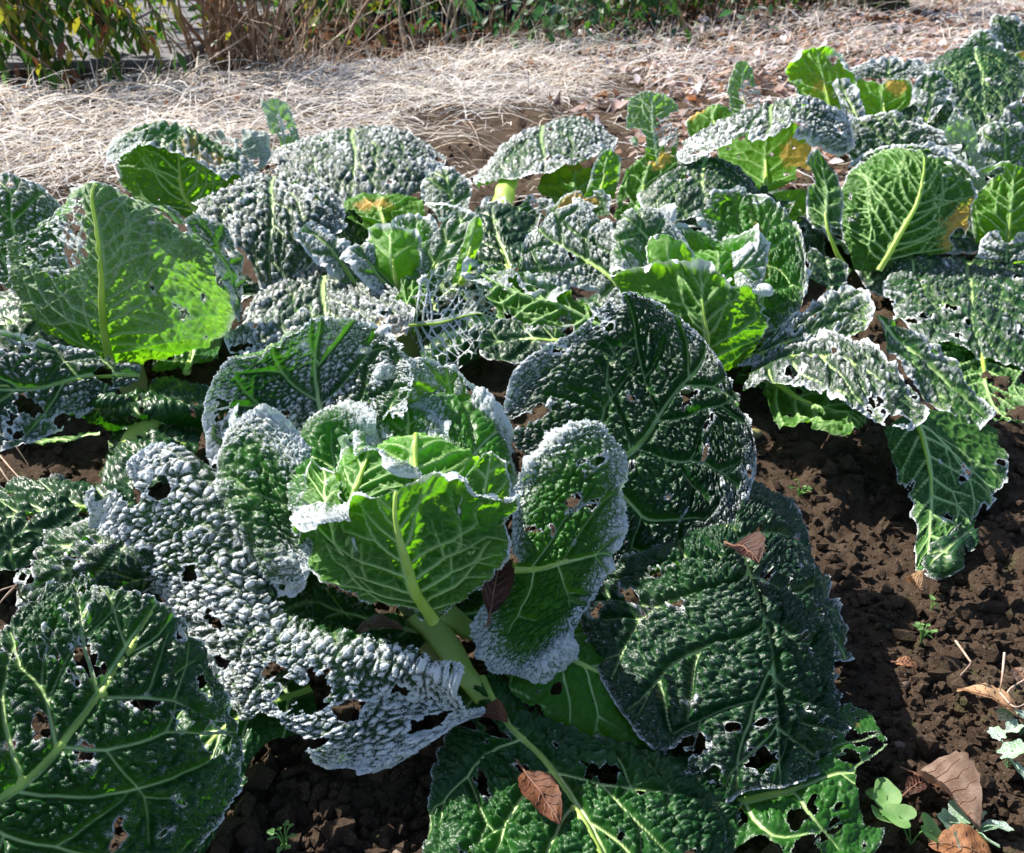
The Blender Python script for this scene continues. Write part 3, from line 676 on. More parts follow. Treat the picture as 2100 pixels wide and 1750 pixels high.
# -------- small open head behind the middle
C = plant(-0.18, 1.55, 'small open cabbage behind the front one with a yellow green heart and lacy leaf')
stalk(C, -0.18, 1.55); heart(C, (-.18, 1.57, .11), .045)
leaf(C, "790 600 1.47 820 603 1.47 850 600 1.48/752 530 1.50 810 530 1.47 868 530 1.49/745 470 1.54 805 458 1.52 875 470 1.53", 'under', 51, tint=1.0, frost=1.2, fu=.1, holes=0, blis=.5, roll=0.01, rollR=0.005, rside=.3, cell=.012, bitek=0, frim=0.9, frw=0.007)
leaf(C, "850 590 1.5 870 560 1.52 880 520 1.55/800 480 1.58 850 460 1.60 905 480 1.58/780 455 1.6 850 440 1.62 910 455 1.6", 'top', 52, tint=.7, frost=1.3, holes=0, roll=0, bitek=0, fin=0.3, fb=0.02)
leaf(C, "720 615 1.46 738 600 1.47 755 585 1.48/655 560 1.47 690 530 1.50 722 515 1.52/600 485 1.5 630 470 1.53 665 462 1.55/593 455 1.52 608 450 1.54 628 447 1.56", 'top', 53, tint=.2, frost=1.1, holes=1, roll=.008, cell=.014)
leaf(C, "800 630 1.43 820 610 1.46 835 590 1.47/735 580 1.44 768 552 1.48 800 530 1.5/690 520 1.47 718 503 1.5 755 490 1.53", 'top', 54, tint=.35, frost=1.05, holes=0, roll=.01, cell=.013)
leaf(C, "825 610 1.46 850 610 1.46 885 605 1.46/845 530 1.5 890 520 1.5 945 545 1.47/875 470 1.53 930 458 1.53 990 490 1.48/935 432 1.55 965 428 1.54 992 438 1.5", 'top', 55, tint=.4, frost=.95, holes=0, cell=.014)
leaf(C, "925 580 1.42 945 580 1.42 962 570 1.43/938 505 1.45 965 505 1.45 994 505 1.46/962 445 1.5 980 440 1.5 998 447 1.5", 'under', 56, tint=1, frost=.8, holes=0, blis=.5)
leaf(C, "830 640 1.38 835 668 1.36 845 695 1.35/860 565 1.42 900 660 1.37 875 745 1.32/930 545 1.44 975 640 1.39 940 756 1.31/1020 600 1.42 1033 650 1.39 1000 710 1.35", 'under', 57, tint=.6, frost=.9, fu=.75, holes=0, blis=.3, skel=1.15, dens=3.0, rib=.8, ribr=0.35, res=0.8, cell=0.019)
leaf(C, "850 690 1.34 830 640 1.38 800 600 1.42/860 640 1.38 850 600 1.42 825 570 1.46/890 590 1.43 880 570 1.45 865 560 1.47", 'under', 58, tint=.7, frost=.6, holes=0, rib=0)
leaf(C, "440 415 1.78 500 385 1.80 570 366 1.82 640 378 1.80 695 420 1.75/383 432 1.70 470 415 1.68 560 410 1.68 650 420 1.67 718 462 1.66/435 480 1.60 500 490 1.58 560 490 1.57 620 490 1.57 690 500 1.60/498 590 1.50 530 605 1.49 560 605 1.49 590 595 1.49 615 575 1.50", 'top', 59, tint=.03, frost=.88, holes=10, hsize=.012, blis=1.1, rag=.008, cell=.02, wave=.008, dens=0.6, vs=0.7, swave=0.008, rib=0)
leaf(C, "500 640 1.45 570 588 1.50 670 568 1.52 770 586 1.48 862 632 1.40/472 690 1.38 560 635 1.41 670 615 1.43 770 625 1.41 864 645 1.38/466 725 1.32 560 695 1.32 670 675 1.34 770 675 1.34 845 672 1.35/480 750 1.28 560 740 1.26 670 740 1.26 770 735 1.27 820 695 1.31", 'top', 60, tint=.12, frost=.95, holes=12, hsize=.012, blis=1.05, yel=.7, ypos=(.05, .75), dens=0.7, vs=0.8, swave=0.008, rib=0)
leaf(C, "1000 560 1.55 1040 560 1.55 1085 550 1.55/935 500 1.65 1010 490 1.65 1105 490 1.65/915 435 1.75 1000 422 1.75 1115 440 1.75", 'top', 61, tint=.0, frost=.3, holes=3, hsize=.006)
leaf(C, "640 640 g.05 700 640 g.06 760 640 g.05/620 560 g.10 690 560 g.10 760 580 g.10/620 520 g.08 690 510 g.08 760 530 g.08", 'top', 62, tint=.05, frost=.1)
leaf(C, "980 740 g.04 1000 700 g.06 1020 660 g.05/930 760 g.03 920 700 g.06 940 640 g.05/860 750 g.02 860 700 g.04 880 650 g.04", 'top', 63, tint=.2, frost=.1, holes=2)
for k, (az, R) in enumerate(((90, .28), (40, .28), (140, .28))): filler(C, -.18, 1.57, az, R, .10, .2, 420 + k)

# -------- plant at the back left
Hh = plant(-0.40, 2.15, 'cabbage at the back left below the straw with a dark domed frosty leaf')
stalk(Hh, -0.40, 2.15)
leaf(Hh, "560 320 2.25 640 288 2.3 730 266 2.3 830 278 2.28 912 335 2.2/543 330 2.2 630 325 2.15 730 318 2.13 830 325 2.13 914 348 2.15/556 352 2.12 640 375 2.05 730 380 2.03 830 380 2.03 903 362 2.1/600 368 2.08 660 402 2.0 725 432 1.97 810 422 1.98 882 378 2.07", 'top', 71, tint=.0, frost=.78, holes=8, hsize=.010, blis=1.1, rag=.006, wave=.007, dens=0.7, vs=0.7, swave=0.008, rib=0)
leaf(Hh, "380 450 1.98 400 448 1.97 425 445 1.97 450 440 1.97 470 430 1.97/265 405 2.03 330 400 2.0 390 400 1.98 440 400 1.97 480 400 1.96/238 345 2.06 310 320 2.02 380 320 2.0 440 350 1.98 505 375 1.95/238 298 2.06 300 264 2.03 380 264 2.01 452 303 1.98 540 360 1.94/218 352 2.0 285 308 1.97 370 322 1.94 430 352 1.92 518 395 1.88", 'under', 72, tint=0.45, frost=.95, holes=2, blis=1.1, yel=.6, ypos=(.3, .95), tipround=False, dens=1.7, frim=1.0, frw=0.008)
leaf(Hh, "560 330 2.3 590 330 2.3 626 300 2.3/548 270 2.33 580 260 2.33 614 265 2.33/532 212 2.36 560 200 2.36 594 215 2.36/543 193 2.38 563 187 2.38 583 194 2.38", 'under', 73, tint=.8, frost=.95, fu=0.4, holes=0, blis=.3, skel=0.25, dens=2.0, rib=0, res=0.7, cell=0.015, skelpos=(.5,.35,.9))
leaf(Hh, "480 375 2.1 500 375 2.1 530 370 2.1/428 312 2.15 490 312 2.12 558 320 2.15/404 268 2.18 480 258 2.18 558 268 2.18", 'under', 74, tint=.4, frost=1, fu=.25, holes=4, yel=.7, ypos=(.9, .95), dens=1.6, skel=.3)
leaf(Hh, "760 475 1.85 800 478 1.85 850 475 1.85/695 432 1.9 790 430 1.88 875 440 1.88/705 402 1.95 800 388 1.95 865 400 1.95", 'under', 75, tint=1.2, frost=.2, holes=2, yel=.75, ypos=(.6, .6))
leaf(Hh, "900 455 1.95 930 452 1.95 965 430 1.95/858 400 2.0 910 380 2.0 974 380 2.0/868 348 2.05 905 336 2.05 950 360 2.05", 'top', 76, tint=.4, frost=.85, holes=0)
leaf(Hh, "850 440 1.92 870 420 1.93 880 400 1.94/900 445 1.9 910 425 1.9 925 405 1.92/960 440 1.88 965 425 1.88 970 415 1.9", 'under', 77, tint=.5, frost=.8, fu=.8, skel=.9, holes=0, rib=0, dens=2)
for k, (az, R) in enumerate(((90, .25), (170, .25), (20, .22), (-60, .24))): filler(Hh, -.42, 2.17, az, R, .09, .2, 440 + k)

# -------- centre right head
D = plant(0.27, 1.42, 'second large cabbage right of centre with an open frilled head and wavy frosted rims')
stalk(D, 0.27, 1.42); heart(D, (.265, 1.43, .155), .062)
SD = (.285, 1.44, .165, .08)
leaf(D, "1400 610 s1 1440 620 s1 1480 620 s1 1520 610 s1/1380 560 s1 1430 555 s1 1490 555 s1 1540 560 s1/1400 515 s1 1440 505 s1 1485 505 s1 1525 515 s1", 'under', 97, sph=SD, tint=.9, frost=.1, fu=.15, holes=0, dens=2, rag=.001, blis=.7)
leaf(D, "1370 765 1.30 1400 770 1.30 1440 772 1.29 1490 765 1.29 1530 748 1.30/1305 700 1.32 1380 700 1.29 1450 700 1.27 1520 700 1.28 1577 690 1.32/1262 620 1.36 1350 630 1.31 1440 640 1.28 1520 640 1.29 1580 640 1.34/1235 560 1.385 1330 545 1.34 1430 550 1.31 1510 580 1.32 1575 590 1.37",
     'under', 81, tint=.55, frost=1.3, fu=.05, holes=0, blis=.8, roll=0.014, rollR=0.005, rside=.15, wave=.010, dens=1.9, rib=.8, ribr=.6, swave=.004, fin=0.1, fb=0.02, frill=0.004, bitek=0.2, frim=0.9, frw=0.007)
leaf(D, "1350 600 1.36 1380 602 1.36 1420 600 1.36/1322 535 1.39 1370 528 1.37 1430 550 1.37/1318 488 1.42 1365 475 1.40 1430 508 1.39", 'under', 82, tint=.8, frost=1, holes=0, blis=.5, roll=0.008, rollR=.006, rside=0, dens=1.8, cell=.012, frill=0.003, bitek=0, frim=0.9, frw=0.007)
leaf(D, "1400 610 1.40 1450 610 1.40 1500 610 1.40 1530 610 1.40/1378 530 1.45 1440 530 1.46 1500 530 1.45 1550 545 1.40/1365 490 1.46 1420 478 1.48 1482 508 1.47 1560 468 1.43/1362 478 1.49 1420 466 1.51 1485 500 1.49 1572 454 1.46", 'top', 83, tint=.8, frost=1.2, holes=0, roll=0, rollR=.008, cell=.011, wave=.006, fin=0.2, fb=0.025, frill=0.003, bitek=0)
leaf(D, "1500 520 1.42 1505 560 1.39 1510 600 1.36/1528 500 1.43 1530 550 1.39 1535 600 1.355/1555 468 1.45 1555 545 1.40 1550 605 1.35/1572 465 1.46 1575 545 1.41 1562 610 1.355", 'top', 84, tint=.5, frost=1.3, holes=0, roll=0, cell=.011, rib=0, bitek=0)
leaf(D, "1340 600 1.36 1350 540 1.40 1370 510 1.43 1410 500 1.44/1302 572 1.38 1306 505 1.42 1336 470 1.45 1397 472 1.46/1285 568 1.375 1288 490 1.42 1318 452 1.46 1393 453 1.48/1264 562 1.38 1268 480 1.43 1300 437 1.48 1390 436 1.51/1268 575 1.39 1272 500 1.45 1305 448 1.51 1392 442 1.54", 'top', 85, tint=.35, frost=1.3, holes=0, roll=0, rollR=.010, cell=.011, rib=0, fin=0.4, fb=0.04, blis=1.1)
leaf(D, "1480 630 1.42 1520 650 1.40 1560 680 1.36 1580 690 1.34/1450 500 1.52 1520 520 1.52 1590 580 1.47 1625 665 1.38/1412 430 1.58 1510 430 1.60 1605 490 1.54 1657 605 1.43/1425 398 1.6 1520 388 1.63 1618 432 1.59 1662 525 1.5", 'top', 86, tint=.55, frost=.85, holes=4, blis=1.1, yel=.45, ypos=(.4, .6), roll=.008, fin=0.3, fb=0.05)
leaf(D, "1280 640 1.36 1285 620 1.38 1290 590 1.4 1290 560 1.42/1180 625 1.38 1200 570 1.42 1230 520 1.46 1270 475 1.5/1062 595 1.40 1105 520 1.46 1160 465 1.52 1232 428 1.56/1052 560 1.42 1080 488 1.5 1120 434 1.55 1182 406 1.6", 'top', 87, tint=.22, frost=.95, holes=2, blis=1.1, cell=.014, dens=0.7)
leaf(D, "1230 725 1.28 1235 690 1.31 1240 650 1.35 1238 668 1.33/1150 725 1.27 1150 660 1.32 1150 590 1.38 1138 628 1.34/1045 692 1.30 1048 640 1.33 1040 552 1.41 1025 605 1.37/1005 622 1.36 985 590 1.38 955 524 1.43 940 580 1.40", 'under', 88, tint=.6, frost=1.15, holes=10, hsize=.014, rag=.008, blis=.9, tipround=False, rib=0)
leaf(D, "1180 740 1.22 1170 700 1.24 1150 670 1.26/1060 755 1.22 1060 700 1.26 1070 655 1.3/970 738 1.25 982 700 1.27 1000 665 1.30", 'top', 89, tint=.08, frost=.45, holes=4)
leaf(D, "1510 760 1.26 1535 735 1.28 1560 700 1.3/1620 745 1.26 1640 690 1.32 1640 635 1.38/1720 705 1.30 1745 650 1.36 1722 592 1.42/1790 680 1.32 1800 630 1.36 1785 582 1.42", 'top', 90, tint=.2, frost=.95, holes=6, hsize=.008, blis=1.1, rag=.006, bitek=0.35)
leaf(D, "1525 808 1.2 1535 782 1.22 1540 765 1.24 1550 755 1.25/1600 795 1.18 1620 755 1.22 1640 722 1.26 1650 700 1.3/1690 815 1.14 1720 770 1.18 1740 735 1.22 1730 688 1.29/1770 860 1.10 1800 820 1.12 1822 788 1.15 1815 738 1.22/1855 895 1.06 1885 888 1.08 1902 865 1.10 1890 810 1.15", 'top', 91, tint=.12, frost=.85, holes=12, hsize=.011, blis=1.1, rag=.007, bitek=0.35)
leaf(D, "1560 800 1.24 1580 780 1.26 1600 770 1.28/1600 870 1.14 1650 820 1.2 1690 790 1.24/1680 875 1.12 1730 840 1.16 1760 810 1.2/1750 880 1.1 1770 860 1.12 1790 840 1.15", 'under', 92, tint=.5, frost=.2, holes=4, yel=.3)
leaf(D, "1793 652 1.35 1800 647 1.36 1812 647 1.36/1848 765 1.27 1880 722 1.32 1905 698 1.36/1920 845 1.22 1960 800 1.26 1990 775 1.3/1998 895 1.18 2032 872 1.2 2052 858 1.22", 'top', 93, tint=.35, frost=.8, holes=5, hsize=.008, blis=.8, rib=0, bitek=0.35)
leaf(D, "1812 880 1.17 1880 838 1.20 1980 850 1.21 2050 880 1.20/1838 985 1.10 1910 950 1.12 1990 950 1.13 2085 970 1.13/1862 1090 1.02 1920 1060 1.04 1980 1040 1.06 2020 1062 1.05/1878 1192 .945 1900 1168 .96 1940 1135 .98 1968 1110 1.0", 'under', 94, tint=.05, frost=.6, fu=.22, holes=8, hsize=.009, blis=.45, dens=1.3, um=-.2, ribr=.5, rag=.006, bitek=0.35)
leaf(D, "1990 1060 g.03 2000 1090 g.03 2005 1120 g.03/1930 1100 g.045 1950 1140 g.045 1965 1175 g.03/1885 1150 g.02 1890 1185 g.02 1905 1205 g.02", 'top', 95, tint=0, frost=.3, holes=1, rib=0)
leaf(D, "1500 780 g.03 1560 800 g.05 1600 810 g.04/1510 760 g.06 1570 740 g.08 1640 740 g.06/1540 720 g.10 1580 700 g.12 1640 690 g.10", 'top', 96, tint=.3, frost=.0, rib=0)
for k, (az, R) in enumerate(((80, .26), (30, .28), (130, .26), (-10, .26))): filler(D, .27, 1.44, az, R, .10, .2, 460 + k)

# -------- right plant with the big veined leaf
E = plant(0.78, 1.95, 'cabbage at the right with a round green leaf seen from behind with thick midrib')
stalk(E, 0.78, 1.95); heart(E, (.80, 1.99, .12), .07)
leaf(E, "1750 552 1.80 1775 556 1.79 1797 556 1.79 1815 551 1.79 1845 542 1.8/1724 480 1.86 1780 480 1.82 1828 480 1.81 1890 492 1.81 1965 515 1.84/1714 400 1.92 1790 400 1.87 1862 410 1.85 1930 420 1.85 2006 430 1.88/1752 332 1.97 1820 326 1.93 1880 338 1.90 1930 346 1.90 2000 372 1.92/1785 314 1.99 1830 306 1.96 1870 306 1.94 1910 318 1.93 1955 335 1.94",
     'under', 101, tint=0.42, frost=.9, fu=0.15, holes=3, hsize=.006, blis=1.1, dens=1.7, rib=.9, ribr=1.0, yel=.9, ypos=(.02, .45), roll=.006, frim=0.9, frw=0.007)
leaf(E, "1740 350 2.02 1800 318 2.05 1870 312 2.05 1940 330 2.05 2010 380 2.0/1745 330 2.08 1810 300 2.1 1880 300 2.1 1950 315 2.1 2010 360 2.05", 'top', 102, tint=.1, frost=1, holes=0, rib=0)
leaf(E, "1720 562 1.8 1735 560 1.8 1752 556 1.8/1658 470 1.84 1690 470 1.82 1738 490 1.8/1648 370 1.9 1680 370 1.9 1732 400 1.88/1653 303 1.93 1675 297 1.93 1698 312 1.93", 'under', 103, tint=.3, frost=.8, fu=.45, holes=3, dens=1.5)
leaf(E, "1780 400 2.1 1850 400 2.1 1920 400 2.1/1735 330 2.15 1840 320 2.15 1965 330 2.15/1715 280 2.2 1830 247 2.22 1955 288 2.2/1742 248 2.25 1812 232 2.25 1895 252 2.25", 'top', 104, tint=.1, frost=.8, holes=1, swave=0.008, rib=0)
leaf(E, "1990 495 2.0 2010 495 2.0 2032 482 2.0/1930 380 2.08 1980 380 2.05 2040 400 2.05/1925 290 2.12 1965 280 2.12 2014 310 2.12/1945 222 2.15 1973 214 2.15 2004 238 2.15", 'under', 105, tint=1.0, frost=.9, fu=0.1, skel=.35, holes=0, dens=1.6, rag=.01, frim=0.9, frw=0.007)
leaf(E, "2005 545 1.9 2060 555 1.9 2125 545 1.9/1986 440 1.95 2060 440 1.92 2155 440 1.92/1996 345 2.0 2070 325 2.0 2145 345 2.0", 'under', 106, tint=1.0, frost=.8, fu=.1, holes=1, dens=1.5, yel=.4, ypos=(.7, .9), frim=0.9, frw=0.007)
leaf(E, "2000 370 2.15 2050 360 2.15 2115 370 2.15/1998 300 2.2 2045 268 2.2 2110 295 2.2/1995 275 2.25 2040 250 2.25 2100 262 2.25", 'top', 107, tint=.3, frost=.85, holes=0)
leaf(E, "1830 560 1.8 1900 543 1.85 1990 536 1.88 2080 546 1.87 2160 570 1.85/1803 592 1.72 1900 590 1.72 1990 590 1.72 2080 600 1.72 2170 620 1.7/1818 642 1.62 1910 652 1.6 2000 662 1.58 2090 672 1.58 2170 690 1.56/1895 705 1.52 1950 722 1.5 2010 745 1.48 2090 765 1.46 2170 785 1.45", 'top', 108, tint=.12, frost=.62, holes=24, hsize=.011, blis=1.0, wave=.007, dens=0.7, vs=0.8, bitek=0.35, rib=0)
leaf(E, "1880 690 1.55 1990 700 1.55 2140 720 1.55/1915 785 1.42 2010 795 1.4 2140 805 1.4/1995 855 1.32 2060 868 1.32 2140 875 1.32", 'under', 109, tint=.0, frost=.2, fu=.05, holes=8, hsize=.012)
leaf(E, "1740 600 1.65 1700 595 1.65 1655 575 1.65/1745 540 1.7 1690 520 1.72 1645 495 1.75", 'top', 110, tint=.0, frost=.35, holes=3, hsize=.006, rib=0)
leaf(E, "1995 530 1.85 2060 540 1.85 2120 535 1.85/2010 480 1.9 2060 468 1.9 2120 480 1.9", 'top', 111, tint=.2, frost=.9, holes=0, rib=0)
for k, (az, R) in enumerate(((90, .24), (150, .24), (10, .26), (-100, .24))): filler(E, .79, 1.97, az, R, .08, .2, 480 + k)

# -------- centre back plant
Fp = plant(0.48, 2.08, 'cabbage at the centre back whose arched leaf glows yellow and green beneath its frost')
stalk(Fp, 0.48, 2.08)
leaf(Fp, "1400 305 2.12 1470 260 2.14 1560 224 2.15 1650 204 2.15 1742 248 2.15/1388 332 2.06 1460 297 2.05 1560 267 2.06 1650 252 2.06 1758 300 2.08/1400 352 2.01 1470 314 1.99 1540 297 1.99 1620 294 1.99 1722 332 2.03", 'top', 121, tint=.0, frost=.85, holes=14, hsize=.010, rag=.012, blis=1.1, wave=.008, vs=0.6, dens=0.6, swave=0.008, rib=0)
leaf(Fp, "1518 405 2.05 1550 400 2.05 1590 388 2.05 1622 372 2.05/1476 342 2.12 1540 332 2.12 1600 332 2.12 1670 342 2.12/1460 290 2.19 1530 262 2.19 1600 250 2.19 1664 252 2.19", 'under', 122, tint=1.5, frost=.2, fu=0, holes=12, hsize=.006, blis=.3, yel=.95, ypos=(.12, .6), wave=.002)
leaf(Fp, "1585 460 1.95 1620 460 1.95 1655 448 1.95/1575 390 1.98 1620 385 1.98 1664 378 1.98", 'under', 123, tint=1.3, frost=.2, holes=4, hsize=.006, yel=.4, rib=0)
leaf(Fp, "1330 400 2.0 1390 342 2.05 1450 324 2.06 1510 347 2.04 1568 400 2.0/1305 418 1.95 1380 390 1.94 1440 385 1.94 1500 395 1.94 1555 428 1.95/1368 468 1.85 1400 462 1.84 1440 462 1.84 1480 467 1.84 1520 475 1.85", 'top', 124, tint=.0, frost=.6, holes=6, hsize=.010, cell=.014, swave=0.008, rib=0)
leaf(Fp, "990 365 2.2 1040 298 2.25 1120 258 2.3 1200 248 2.3 1266 288 2.25/972 385 2.15 1040 340 2.15 1120 315 2.15 1190 310 2.15 1264 310 2.18/998 384 2.1 1060 380 2.05 1120 365 2.05 1180 348 2.08 1242 322 2.12", 'top', 125, tint=.0, frost=.8, holes=8, hsize=.008, wave=.007, vs=0.6, dens=0.6, swave=0.008, rib=0)
leaf(Fp, "1150 425 2.0 1190 428 2.0 1235 415 2.0/1095 380 2.08 1180 370 2.08 1260 350 2.08/1105 340 2.14 1180 330 2.14 1255 310 2.14", 'under', 126, tint=1.2, frost=.1, holes=2, yel=.5)
leaf(Fp, "1280 460 1.9 1320 455 1.9 1360 450 1.9/1300 400 1.98 1350 395 1.98 1400 400 1.98/1310 350 2.05 1370 340 2.05 1420 350 2.05", 'under', 127, tint=.8, frost=.5, holes=2, yel=.3)
o = petiole(Fp, ['1045 365 2.12', '1035 400 2.05', '1025 450 1.98'], .020, .022)
leaf(Fp, "985 455 1.9 1060 452 1.9 1135 455 1.9/980 412 1.95 1060 392 1.95 1140 408 1.95", 'top', 128, tint=.3, frost=.6, rib=0)
leaf(Fp, "1310 335 2.15 1350 335 2.15 1392 325 2.15/1280 262 2.2 1340 255 2.2 1400 262 2.2/1280 198 2.25 1330 178 2.25 1394 202 2.25", 'under', 129, tint=0.8, frost=1.1, fu=0.3, skel=0.45, holes=0, dens=2, rib=0, rag=.008, res=0.7, cell=0.015, skelpos=(.25, .4, .7))
leaf(Fp, "1195 405 2.0 1230 410 2.0 1262 405 2.0/1210 350 2.03 1245 345 2.03 1280 350 2.03/1226 302 2.06 1252 297 2.06 1275 307 2.06", 'under', 130, tint=.85, frost=.9, fu=.25, holes=0, dens=1.6, frim=0.9, frw=0.007)
leaf(Fp, "1258 445 1.95 1310 455 1.95 1352 445 1.95/1262 390 2.0 1320 380 2.0 1384 380 2.0/1298 326 2.05 1340 300 2.05 1400 316 2.05", 'under', 131, tint=.55, frost=.9, holes=0, yel=1.1, ypos=(.4, .95), label='browned leaf with a frosted brown rim')
leaf(Fp, "1110 460 1.82 1160 450 1.85 1200 445 1.85 1252 438 1.85/1125 405 1.9 1165 388 1.9 1200 380 1.9 1260 392 1.9", 'under', 132, tint=.5, frost=.9, fu=.5, holes=0, yel=2.6, ypos=(.5, .5), rib=0, label='withered brown leaf with frosted veins')
leaf(Fp, "1420 305 2.3 1460 305 2.3 1512 295 2.3/1402 250 2.35 1460 235 2.35 1530 250 2.35/1428 222 2.4 1470 212 2.4 1514 222 2.4", 'under', 133, tint=.8, frost=.9, fu=.2, holes=0, yel=.7, ypos=(.9, .8))
leaf(Fp, "1500 255 2.5 1540 255 2.5 1580 248 2.5/1486 195 2.55 1525 190 2.55 1564 200 2.55/1502 132 2.6 1520 122 2.6 1540 136 2.6", 'under', 134, tint=0.8, frost=1, fu=0.3, skel=0.4, holes=0, rib=0, yel=.7, ypos=(.4, .4), dens=2, res=0.7, cell=0.015, skelpos=(.3,.4,.7))
leaf(Fp, "1600 470 1.9 1560 450 1.92 1530 430 1.95/1640 420 1.95 1600 400 1.98 1560 380 2.0", 'top', 135, tint=.1, frost=.1, rib=0)
for k, (az, R) in enumerate(((80, .25), (130, .26), (20, .25), (-60, .25), (190, .28))): filler(Fp, .48, 2.12, az, R, .09, .2, 500 + k)

# -------- far right plants
G = plant(1.20, 2.85, 'cabbage in the upper right corner with a broad grey green domed leaf')
stalk(G, 1.20, 2.85)
leaf(G, "1680 262 2.75 1710 262 2.75 1742 258 2.75/1620 200 2.82 1690 195 2.8 1755 230 2.78/1606 145 2.88 1670 118 2.88 1750 165 2.86/1645 112 2.92 1682 104 2.92 1722 125 2.92", 'under', 141, tint=1.0, frost=1.0, holes=5, hsize=.010, roll=.03, rollR=.014, yel=.55, ypos=(.6, .45), frim=1.0, frw=0.008)
leaf(G, "1740 300 2.6 1765 300 2.6 1780 290 2.6/1725 230 2.7 1748 220 2.7 1775 220 2.7/1700 170 2.8 1720 160 2.8 1745 170 2.8", 'top', 142, tint=.1, frost=.9, holes=0, rib=0)
leaf(G, "1780 255 2.75 1815 258 2.75 1855 250 2.75/1745 200 2.8 1810 195 2.8 1876 200 2.8/1750 155 2.85 1810 160 2.85 1872 160 2.85", 'under', 143, tint=1.2, frost=1, holes=0, yel=.75, ypos=(.3, .8), roll=.01, frim=0.9, frw=0.007)
leaf(G, "1868 258 2.7 1895 258 2.7 1912 252 2.7/1866 190 2.8 1910 185 2.8 1954 190 2.8/1886 152 2.85 1920 145 2.85 1950 162 2.85", 'top', 144, tint=.2, frost=.85, holes=0)
leaf(G, "1735 165 3.0 1820 165 3.0 1905 165 3.0/1740 138 3.05 1820 119 3.08 1905 128 3.05", 'top', 145, tint=.1, frost=.8, holes=0, rib=0)
leaf(G, "1895 140 3.0 1960 106 3.05 2030 102 3.05 2105 130 3.0/1905 170 2.9 1970 150 2.9 2040 150 2.9 2110 170 2.9/1945 220 2.75 1990 220 2.75 2040 220 2.75 2095 220 2.75/1978 268 2.65 2010 275 2.65 2040 275 2.65 2075 262 2.65", 'top', 146, tint=.1, frost=.66, holes=3, hsize=.012, fin=0.5, fb=0.08, rib=0)
leaf(G, "2045 305 2.5 2090 305 2.5 2130 295 2.5/2042 230 2.55 2080 208 2.55 2135 220 2.55", 'top', 147, tint=.1, frost=.8, holes=0, rib=0)
for k, (az, R) in enumerate(((90, .3), (10, .3), (-90, .28), (180, .28))): filler(G, 1.2, 2.85, az, R, .12, .25, 520 + k)
G2 = plant(1.62, 3.5, 'small frosty cabbage beyond the corner one, its cone shaped leaf pale with frost')
leaf(G2, "1960 118 3.5 2010 124 3.5 2066 118 3.5/1970 90 3.55 2010 80 3.55 2056 95 3.55/1998 66 3.6 2014 62 3.6 2034 68 3.6", 'top', 151, tint=.2, frost=.95, holes=0)
leaf(G2, "2070 190 3.0 2100 195 3.0 2130 190 3.0/2070 120 3.1 2095 100 3.1 2135 110 3.1", 'under', 152, tint=.8, frost=.8, holes=0, yel=.6, rib=0)
for k, az in enumerate((90, 0, 200)): filler(G2, 1.62, 3.55, az, .22, .10, .2, 540 + k)
G3 = plant(1.95, 3.95, 'farthest cabbage at the right edge of the bed, dark leaves with frosty crinkled tops')
leaf(G3, "2038 112 3.9 2080 115 3.9 2130 112 3.9/2026 60 3.95 2060 48 3.95 2115 60 3.95/2032 34 4.0 2050 29 4.0 2085 40 4.0", 'top', 153, tint=.1, frost=.9, holes=0)
for k, az in enumerate((90, 0, 200)): filler(G3, 1.95, 4.0, az, .22, .12, .2, 550 + k)
# ------------------------------------------------------------------ soil
def soil_h(x, y):
    m = (fbm(x * 2.2 + 5, y * 2.2, 77, 3) - 0.5) * 0.05
    e1, f1, i1 = voro(x / 0.045 + fbm(x * 30, y * 30, 3) * .5, y / 0.045, 5)
    e2, f2, i2 = voro(x / 0.019 + 3, y / 0.019 + fbm(x * 60, y * 60, 4) * .5, 6)
    e3, f3, i3 = voro(x / 0.009 + 3, y / 0.009, 7)
    g = sstep(0.35, 0.6, fbm(x * 5, y * 5, 91, 2))
    h = m + 0.021 * (0.3 + g) * i1 * np.sqrt(np.clip(1 - (f1 / 0.75) ** 2, 0, 1)) + 0.007 * i2 * np.sqrt(np.clip(1 - (f2 / .75) ** 2, 0, 1)) + 0.003 * np.sqrt(np.clip(1 - (f3 / .75) ** 2, 0, 1))
    # the hollow path at the lower right is smoother
    return h - 0.02
